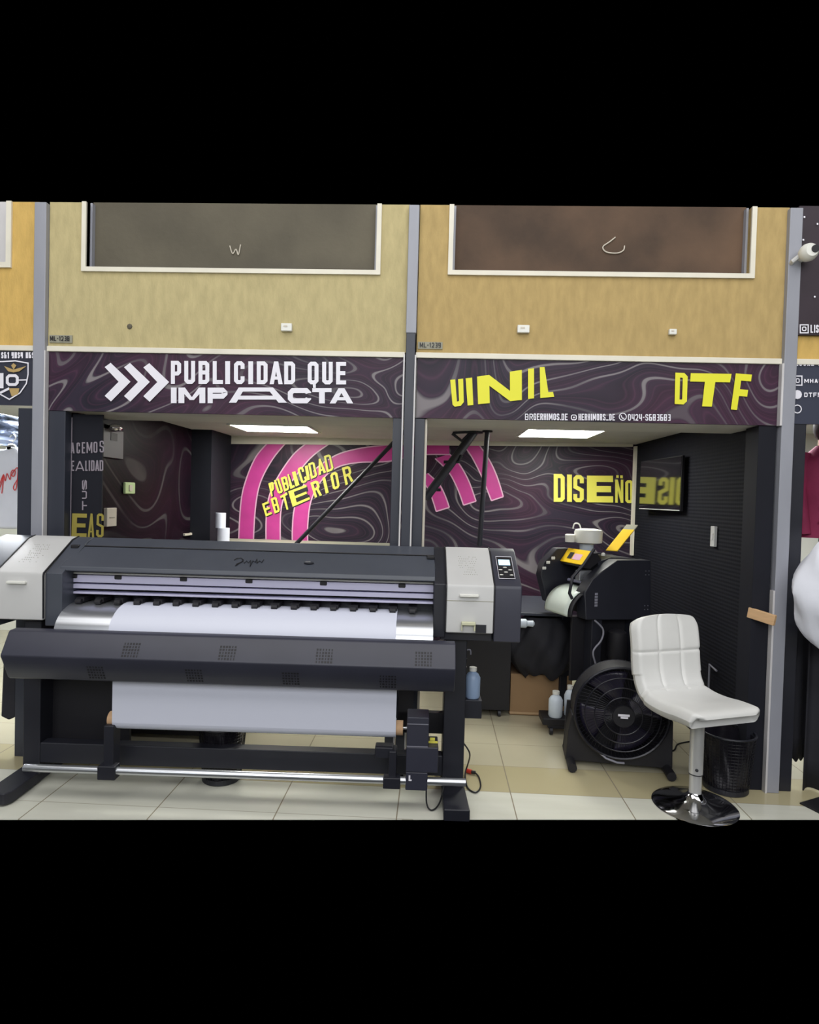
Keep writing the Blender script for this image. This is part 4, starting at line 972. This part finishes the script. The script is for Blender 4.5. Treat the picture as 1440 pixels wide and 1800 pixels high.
# ------------------------------------------------------------------ waste bins
def bin_(loc, r0, r1, h, label, liner=False):
    t = thing('waste_bin', label, 'bin', loc); mb = MB(); n = 44
    for k in range(n):
        a = 2 * math.pi * k / n
        mb.tube([(r0 * math.cos(a), r0 * math.sin(a), .012), (r1 * math.cos(a), r1 * math.sin(a), h)], .0016, 4)
    for j in range(18):
        v = (j + .5) / 18; r = r0 + (r1 - r0) * v
        mb.tube([(r * math.cos(2 * math.pi * k / 32), r * math.sin(2 * math.pi * k / 32), .012 + (h - .012) * v) for k in range(32)], .0014, 4, True)
    mb.build('mesh_wall', M['wire'], t)
    MB().tube([(r1 * math.cos(2 * math.pi * k / 36), r1 * math.sin(2 * math.pi * k / 36), h) for k in range(36)], .006, 8, True).build('rim', M['blk'], t, smooth=True)
    MB().lathe([(r0 * .96, 0), (r0 * 1.02, .004), (r0 * 1.02, .03), (r0 * .99, .03)], (0, 0, 0), 36).build('base', M['blk'], t, smooth=True)
    if liner:
        def f(u, v):
            a = 2 * math.pi * u; r = (r0 + (r1 - r0) * v) * (.9 + .05 * math.sin(a * 7 + v * 5))
            return (r * math.cos(a), r * math.sin(a), .02 + (h - .03) * v)
        MB().grid(f, 48, 10).build('bin_liner', M['bag'], t, smooth=True)
    return t
b0 = at(1283, 1393, z=0)
bin_((b0.x + .0, b0.y + .05, 0), .112, .14, .315, 'black wire mesh waste bin at the right doorway behind the white stool', True)
b1 = at(390, 1368, z=0)
bin_((b1.x, b1.y, 0), .10, .125, .30, 'round black waste bin behind the large printer\'s lower beam', True)

# ------------------------------------------------------------------ bar stool
sc = at(1221, 1417, z=0)
t = thing('bar_stool', 'white quilted leatherette stool on a chrome pedestal', 'stool', (sc.x, sc.y, 0), R(20))
MB().lathe([(.205, 0), (.207, .006), (.195, .014), (.13, .028), (.07, .042), (.042, .06), (.034, .075)], (0, 0, 0), 64).build('base', M['chrome'], t, smooth=True)
col = MB().lathe([(.030, .06), (.030, .165), (.034, .17), (.034, .49)], (0, 0, 0), 32).build('column', mat('satin_white_metal', (214, 214, 212), .25, metal=.35), t, smooth=True)
MB().lathe([(.0345, .168), (.0345, .173)], (0, 0, 0), 32).build('column_ring', M['blk'], col)
MB().ball((-.02, -.028, .2), .008).build('screw', M['blk'], col, smooth=True)
MB().box(-.1, .1, -.1, .1, .49, .515).build('seat_plate', M['blk'], t, bevel=.004)
# upholstery profile: (y, z) from seat front to backrest top; local -y is the front
prof = [(-.215, .535), (-.205, .552), (-.17, .562), (-.08, .560), (0, .552), (.08, .552), (.14, .562), (.175, .59), (.195, .64), (.205, .70), (.212, .78), (.225, .86), (.237, .92), (.242, .948)]
pc = catmull([(0, a, b) for a, b in prof], 6)
acc = [0]
for i in range(1, len(pc)): acc.append(acc[-1] + (pc[i] - pc[i - 1]).length)
TL = acc[-1]
def pos(s):
    d = s * TL
    for i in range(1, len(acc)):
        if acc[i] >= d - 1e-9:
            k = (d - acc[i - 1]) / (acc[i] - acc[i - 1]); p = pc[i - 1].lerp(pc[i], k); tt = (pc[i] - pc[i - 1]).normalized(); return p, tt
    return pc[-1], (pc[-1] - pc[-2]).normalized()
def groove(u, s):
    g = 0
    if s < .47: return 0
    for c in (1 / 3, 2 / 3): g = max(g, math.exp(-((u - c) / .018) ** 2))
    for c in (.50, .745): g = max(g, math.exp(-((s - c) / .010) ** 2))
    return g
def shell(s0, s1, ns, nu=48, th=.082):
    mb = MB()
    def half(s):
        w = .215
        if s < .07: w -= .05 * (1 - s / .07) ** 2
        if s > .90: w -= .065 * (1 - math.sqrt(max(0, 1 - ((s - .90) / .102) ** 2)))
        if .47 < s < .6: w -= .006
        return w
    top = []; bot = []
    for i in range(ns + 1):
        s = s0 + (s1 - s0) * i / ns; p, tt = pos(s); n = Vector((0, -tt.z, tt.y))
        hw = half(s); e = th
        if s > .96: e = th * (1 - .6 * ((s - .96) / .04))
        if s < .03: e = th * (.5 + .5 * s / .03)
        for j in range(nu + 1):
            u = j / nu; x = -hw + 2 * hw * u
            edge = min(u, 1 - u) / .07; q = math.sqrt(max(0, 1 - (1 - min(1, edge)) ** 2))
            cz = -.016 * (2 * u - 1) ** 2 * max(0, (s - .8) / .2); p_ = p; p = p + Vector((0, 0, cz))
            top.append(p + Vector((x, 0, 0)) - n * (e * .55 * (1 - q)) + n * (-.008 * groove(u, s)))
            bot.append(p + Vector((x, 0, 0)) - n * (e - e * .45 * (1 - q))); p = p_
    k = len(top); W = nu + 1; fs = []
    for i in range(ns):
        for j in range(nu):
            a = i * W + j; fs.append((a, a + 1, a + W + 1, a + W)); fs.append((k + a, k + a + W, k + a + W + 1, k + a + 1))
        fs.append((i * W, (i + 1) * W, k + (i + 1) * W, k + i * W)); fs.append((i * W + nu, k + i * W + nu, k + (i + 1) * W + nu, (i + 1) * W + nu))
    for j in range(nu):
        fs.append((j, k + j, k + j + 1, j + 1)); a = ns * W + j; fs.append((a, a + 1, k + a + 1, k + a))
    return mb.add([tuple(v) for v in top + bot], fs)
shell(0, .50, 60).build('seat', M['vinyl_seat'], t, smooth=True)
shell(.50, 1, 70).build('backrest', M['vinyl_seat'], t, smooth=True)

# ------------------------------------------------------------------ floor fan
fc = at(1088, 1248, y=.22)
t = thing('floor_fan', 'big black round floor fan between the small printer and the white stool', 'fan', (fc.x, .22, 0), R(-6)); hz = fc.z + .01
cg = MB(); RR = .262
for ring, yy in ((RR, -.09), (RR, .07), (RR * .8, -.115), (RR * .6, -.128), (RR * .4, -.135), (RR * .8, .09)):
    cg.tube([(ring * math.cos(2 * math.pi * k / 48), yy, hz + ring * math.sin(2 * math.pi * k / 48)) for k in range(48)], .004 if ring < RR else .008, 6, True)
for k in range(72):
    a = 2 * math.pi * k / 72; pts = []
    for q in range(6):
        r = .06 + (RR - .06) * q / 5; aa = a + .35 * (q / 5); yy = -.138 + .048 * (q / 5) ** 2.2
        pts.append((r * math.cos(aa), yy, hz + r * math.sin(aa)))
    cg.tube(pts, .0014, 4)
cg.build('front_grille', mat('glossy_black_wire', (34, 34, 42), .3, metal=.2), t)
MB().lathe([(RR + .004, -.085), (RR + .004, .065), (RR - .002, .065), (RR - .002, -.085)], (0, 0, hz), 56, 'y', caps=False).build('drum', M['blk2'], t, smooth=True)
MB().lathe([(.001, -.148), (.06, -.146), (.066, -.13), (.06, -.02), (.05, .05)], (0, 0, hz), 32, 'y').build('hub', M['blk2'], t, smooth=True)
mb = MB(); 
lbl = MB().box(-.032, .03, -.152, -.149, hz + .004, hz + .016).box(-.018, .022, -.152, -.149, hz - .008, hz + .002).build('badge', M['ink_white'], t)
for k in range(4):
    a0 = k * math.pi / 2 + .4
    def bl(u, v, a0=a0):
        r = .05 + .18 * v; a = a0 + (u - .5) * (.75 + .35 * v); return (r * math.cos(a), -.03 + .05 * (u - .5), hz + r * math.sin(a))
    MB().grid(bl, 8, 8).build('blade', mat('dark_violet_blade', (42, 38, 58), .3), t, smooth=True, solid=.003)
MB().prismy([(-.30, .05), (.30, .05), (.285, .34), (-.285, .34)], .095, .115).build('rear_panel', M['blk2'], t)  # full plate, added also to darken the drum behind the grille
sd = MB(); sd.prismy([(-.30, .03), (.30, .03), (.295, .30), (.27, .36), (.255, .30), (.2, .17), (.1, .085), (0, .07), (-.1, .085), (-.2, .17), (-.255, .30), (-.27, .30), (-.29, .2)], -.04, .12)
sd.build('stand', M['blk2'], t, bevel=.006)
for sx in (-1, 1):
    MB().tube([(sx * .27, -.14, .028), (sx * .27, .18, .028)], .026, 12).build('foot', M['blk2'], t, smooth=True)
MB().tube([(-.14, -.075, .125), (-.08, -.10, .085), (-.02, -.11, .07), (0.02, -.10, .066)], .006, 6).build('grille_highlight_tube', M['cablegrey'], t, smooth=True)  # grey tube put in as a highlight along the lower grille

MB().lathe([(.001, .074), (RR - .004, .074), (RR - .004, .08), (.001, .08)], (0, 0, hz), 48, 'y').build('dark_back_disc', M['blk2'], t)  # closed dark disc added so the inside of the drum looks shaded

# ------------------------------------------------------------------ small printer on its stand
DF = Frame(1.2, .72, 22)
t = thing('small_roll_printer', 'smaller black roll printer with yellow covers inside the right bay', 'printer', (1.2, .72, 0), R(22))
d = lambda px, py, y=0: DF.at(px, py, y)
LN = .36
capp = [d(1030, 1090), d(1028, 1042), d(1042, 1018), d(1060, 1003), d(1086, 985), d(1145, 985), d(1145, 1090)]
cn = MB().prismy(capp, 0, .10).build('near_end_cap', M['blk'], t, bevel=.008)
xs = [p[0] for p in capp]; xf = min(xs); xb = max(xs); zt = max(p[1] for p in capp); z0 = capp[0][1]
MB().prismy([(xf - .05, z0 + .06), (xf - .11, z0 + .25), (xf - .09, z0 + .34), (xf + .02, zt + .05), (xf + .12, zt + .05), (xb - .04, zt), (xb - .04, z0 + .04)], LN, LN + .07).build('far_end_cap', M['blk'], t, bevel=.008)
MB().prismy([(xf + .06, z0 + .02), (xf + .04, z0 + .16), (xb - .06, z0 + .16), (xb - .06, z0 + .02)], .10, LN).build('lower_body', M['blk2'], t, bevel=.005)
MB().prismy([(xf + .19, zt - .1), (xf + .17, zt - .02), (xf + .28, zt + .01), (xb - .06, zt), (xb - .06, z0 + .16), (xb - .1, z0 + .16), (xb - .1, zt - .1)], .10, LN).build('rear_cover', M['blk'], t, bevel=.005)
MB().prismy([(xf + .045, zt - .055), (xf + .115, zt + .04), (xf + .165, zt + .04), (xf + .20, zt - .01), (xf + .11, zt - .07)], .10, LN).build('front_cover', M['blk2'], t, bevel=.005)
# yellow top panel with its window, on the front cover slope
def onfront(y, u, lift=.004):   # u 0..1 down slope of the front cover
    return Vector((xf + .115 - .07 * u - lift * .8, y, zt + .04 - .095 * u + lift * .5))
mb = MB(); q = [onfront(.08, -.05), onfront(.355, -.05), onfront(.355, .9), onfront(.08, .9)]
q2 = [v + Vector((-.008, 0, .006)) for v in q]; mb.add(q + q2, [(0, 1, 2, 3), (7, 6, 5, 4), (0, 4, 5, 1), (1, 5, 6, 2), (2, 6, 7, 3), (3, 7, 4, 0)])
yp = mb.build('yellow_cover', M['yel_plastic'], t)
mb = MB(); mb.add([onfront(a, b, .016) for a, b in ((.25, .2), (.30, .2), (.30, .65), (.25, .65))], [(0, 1, 2, 3)]); mb.build('window_print', M['blk2'], yp)
mb = MB(); mb.add([onfront(a, b, .016) for a, b in ((.15, .25), (.24, .25), (.24, .65), (.15, .65))], [(0, 1, 2, 3)]); mb.build('label_print', M['ink_outline'], yp)
for z, mm in ((z0 + .215, 'rail'), (z0 + .18, 'gun')):
    MB().cyl((xf + .12, .10, z), (xf + .12, LN, z), .012, 12).build('guide_rod', M[mm], t, smooth=True)
cr = MB().box(xf + .04, xf + .14, .12, .17, z0 + .24, z0 + .31).build('print_carriage', M['alu'], t, bevel=.006)
MB().tube([(xf + .105, .06, zt + .07), (xf + .03, .06, zt - .03), (xf - .056, .06, zt - .115), (xf - .075, .06, zt - .22), (xf - .045, .06, zt - .27)], .011, 10).build('cover_arm', M['blk'], t, smooth=True)
# curved white media over the platen
def media(u, v):
    a = R(95) * v; return (xf + .09 - .17 * math.sin(a) , .02 + (LN - .04) * u, z0 + .03 + .155 * math.cos(a))
MB().grid(media, 6, 16).build('media_guide', M['blk2'], t, smooth=True, solid=.01)
def media2(u, v):
    a = R(95) * v; return (xf + .085 - .178 * math.sin(a), .05 + (LN - .09) * u, z0 + .03 + .164 * math.cos(a))
MB().grid(media2, 6, 16).build('paper_web', mat('cool_white_film', (214, 224, 216), .35), t, smooth=True, solid=.003)
# control panel keys on far cap
for k, (a, b) in enumerate(((.02, .26), (.05, .30), (.09, .33))):
    MB().box(xf - .12 + a, xf - .09 + a, LN - .006, LN, z0 + b + .03, z0 + b + .05).build('panel_key', M['pl_white'], t, bevel=.003)
# raised yellow flap behind
l0 = d(1065, 967, .22); l3 = d(1095, 930, .22)
fl = MB(); p0, p1 = Vector((l0[0], .22, l0[1])), Vector((l3[0], .22, l3[1])); wv = Vector((.05, -.06, .0))
vs = [p0, p0 + wv, p1 + wv, p1]; vs2 = [v + Vector((.006, .006, -.006)) for v in vs]
fl.add(vs + vs2, [(0, 1, 2, 3), (7, 6, 5, 4), (0, 4, 5, 1), (1, 5, 6, 2), (2, 6, 7, 3), (3, 7, 4, 0)]); fl.build('raised_flap', M['yel_plastic'], t)
e0 = p1; e1 = p1 + (p1 - p0).normalized() * .045; vs = [e0, e0 + wv, e1 + wv, e1]; vs2 = [v + Vector((.006, .006, -.006)) for v in vs]
MB().add(vs + vs2, [(0, 1, 2, 3), (7, 6, 5, 4), (0, 4, 5, 1), (1, 5, 6, 2), (2, 6, 7, 3), (3, 7, 4, 0)]).build('flap_tip', M['label_bg'], t)
for a, b in ((.1, .22), (.14, .27), (.07, .34)): MB().ball((xf + .2 + a, b, zt + .012), .014).build('knob', M['pl_white'], t, smooth=True)
for px, py in ((1138, 1007), (1136, 1068)):
    x, z = d(px, py); mb = MB()
    for i in (-1, 1):
        for j in (-1, 1): mb.lathe([(.003, -.003), (.003, 0)], (x + i * .013, 0, z + j * .013), 8, 'y')
    mb.build('screws', M['cablegrey'], cn)
x, z = d(1048, 1055); mb = MB()
for k in range(5): mb.box(x - .011, x + .011, -.002, 0, z - .042 + k * .019, z - .028 + k * .019)
mb.build('side_logo', M['cablegrey'], cn)
# stand
MB().box(xf + .08, xf + .16, .02, .10, .08, z0).build('stand_leg', M['blk'], t, bevel=.005)
MB().box(xf + .08, xf + .16, LN, LN + .08, .08, z0).build('stand_leg', M['blk'], t, bevel=.005)
MB().box(xb - .14, xb - .06, .02, .10, .08, z0).build('stand_leg', M['blk'], t, bevel=.005)
MB().box(xf - .02, xb - .10, .10, .12, .35, z0).build('stand_panel', M['blk2'], t, bevel=.004)
MB().box(xf + .02, xb, .03, .09, .06, .10).box(xf + .02, xb, LN + .01, LN + .07, .06, .10).build('stand_foot', M['blk'], t, bevel=.004)
for x in (xf + .05, xb - .04):
    for y in (.06, LN + .04): MB().lathe([(.03, -.012), (.03, .012)], (x, y, .03), 20, 'y').build('castor', M['blk2'], t, smooth=True)
zb_ = z0
MB().tube(catmull([(xf + .07, -.02, zb_), (xf + .13, -.03, zb_ - .06), (xf + .12, -.03, zb_ - .13), (xf + .06, -.03, zb_ - .2), (xf + .08, -.03, zb_ - .28)], 6), .006, 8).build('grey_hose', M['cablegrey'], t, smooth=True)
MB().lathe([(.06, -.02), (.066, 0), (.06, .16), (.03, .18)], (xf + .27, .0, zb_ - .25), 24).build('ink_tank', M['blk2'], t, smooth=True)

# jug and cup on top of the small printer
tw = lambda x, y: (DF.o + DF.ux * x + DF.uy * y)
j = tw(xf + .26, .30); c = at(1030, 962, y=j.y)
jt = thing('white_jug', 'white plastic jug and cup stacked on the small black printer', 'jug', (c.x + .005, j.y, zt + .01))
MB().lathe([(.045, 0), (.05, .07), (.052, .075)], (0, 0, 0), 28).build('cup', M['bottle'], jt, smooth=True)
MB().lathe([(.05, 0), (.095, .01), (.098, .085), (.09, .1), (.055, .107)], (0.01, 0, .075), 36).build('tub', M['pl_white'], jt, smooth=True)
MB().lathe([(.033, 0), (.035, .05), (.03, .055)], (-.118, 0, .085), 20).build('small_lid', M['pl_white'], jt, smooth=True)
MB().tube(catmull([(-.10, 0, .18), (-.09, 0, .215), (-.06, 0, .215), (-.045, 0, .185)], 5), .005, 8).build('wire_handle', M['pl_white'], jt, smooth=True)

# ------------------------------------------------------------------ black work table, box, bag, bottles
ta = at(905, 1074, z=.77); tb_ = at(1000, 1076, z=.77)
t = thing('work_table', 'black flat table to the left of the small printer', 'table', (.6, 1.0, 0))
MB().box(-.35, .33, -.05, .75, .735, .755).build('tabletop', M['black_panel'], t, bevel=.004)
MB().box(-.35, -.03, -.04, .5, .05, .734).build('side_cabinet', M['blk2'], t, bevel=.004)
for x in (-.3, -.1): MB().lathe([(.024, -.01), (.024, .01)], (x, -.02, .025), 18, 'x').build('castor', M['blk'], t, smooth=True)
for x in (.29,): MB().box(x, x + .03, .68, .71, 0, .734).build('leg', M['blk'], t)
p = at(927, 1096, y=.9)
o = MB().lathe([(.03, 0), (.032, .05), (.02, .06), (.022, .1), (.01, .11)], (0, 0, 0), 20, 'x').build('plastic_funnel', M['bottle'], None, smooth=True, loc=(p.x - .07, .93, .6)); 
o.location = (p.x - .06, .9, p.z); tag(o, 'small white plastic funnel sticking out beside the printer control end', 'funnel')
bx = thing('cardboard_box', 'brown cardboard box on the floor under the black table', 'box', (.79, 1.18, 0))
MB().box(-.21, .23, -.16, .16, 0.002, .30).build('carton', M['card'], bx, bevel=.004)
MB().box(-.212, .232, -.165, -.161, .012, .026).build('bottom_flap', mat('pale_cardboard', (190, 160, 124), .8), bx)
def bagf(u, v):
    a = 2 * math.pi * u; r = 1 + .06 * math.sin(5 * a + v * 6) + .05 * math.sin(11 * a - v * 9); e = math.sin(math.pi * (.08 + .84 * v)) ** .5
    low = .018 * math.sin(3 * a + 1) + .012 * math.sin(7 * a)
    return (.25 * r * e * math.cos(a), .15 * r * e * math.sin(a), low * (1 - v) + .42 * v)
o = MB().grid(bagf, 60, 24).build('black_bag', M['cloth_b'], None, smooth=True, loc=(.80, 1.03, .30)); tag(o, 'crumpled black plastic bag on the brown box under the table', 'bag')
# bottles on a low trolley
q = at(974, 1262, y=.69)
t = thing('low_trolley', 'low black castor tray holding white bottles beside the fan', 'trolley', (q.x + .06, .72, 0))
MB().box(-.14, .13, -.07, .10, .07, .115).build('tray', M['blk2'], t, bevel=.006)
for x in (-.08, .1): MB().lathe([(.026, -.01), (.026, .01)], (x, -.04, .027), 18, 'x').build('castor', M['blk'], t, smooth=True)
MB().box(-.1, .11, -.05, .08, .045, .07).build('axle_plate', M['blk'], t)
bottle((q.x + .01, .70, .116), .046, .17, 'bottle', 'white ink bottle on the low black trolley, nearer the cardboard box', 0)
bottle((q.x + .11, .74, .116), .036, .20, 'bottle', 'taller white ink bottle on the low trolley, tucked against the fan', 0)
# cable behind the stool
pts = [at(1174, 1322, z=.006), at(1186, 1318, z=.006), at(1192, 1308, z=.006), at(1215, 1303, z=.006), at(1240, 1300, z=.006)]
o = MB().tube(catmull(pts, 6), .0045, 8).build('floor_cable', M['cable'], None, smooth=True); tag(o, 'thin black cable on the floor from the fan behind the stool', 'cable')
p = at(1250, 1192, x=1.77)
o = MB().tube([(0, -.05, .06), (0, .05, .075), (0, .05, -.1)], .006, 8).build('metal_bracket', M['cablegrey'], None, loc=(1.78, p.y, p.z)); tag(o, 'small angular grey bracket on the right wall behind the white stool', 'bracket')
# dark piece hanging at the far left jamb
p = at(22, 1225, y=.04)
o = MB().prismy([(-.045, .20), (.03, .20), (.03, -.11), (-.01, -.13), (-.055, -.11)], -.02, .02).build('hanging_cloth', M['cloth_b'], None, bevel=.008, loc=(p.x, .04, p.z)); tag(o, 'dark cloth hanging at the far left below the printer end', 'cloth')

# ------------------------------------------------------------------ groups of like things
kinds = {}
for o in COL.objects:
    if o.parent is None and 'label' in o: kinds.setdefault(o['category'], []).append(o)
GN = {'sign': 'shop signs and number plates', 'lamp': 'lit ceiling panels', 'switch': 'wall switches', 'pole': 'black metal poles', 'bottle': 'ink bottles', 'bin': 'black waste bins', 'roll': 'white rolls on the shelf', 'junction box': 'white boxes on the upper wall', 'wire': 'loose wires on the boarded windows', 'drape': 'black drapes at the right edge', 'bracket': 'small brackets', 'lettering': 'yellow wall lettering'}
for c, l in kinds.items():
    if len(l) > 1 and c in GN:
        for o in l: o['group'] = GN[c]
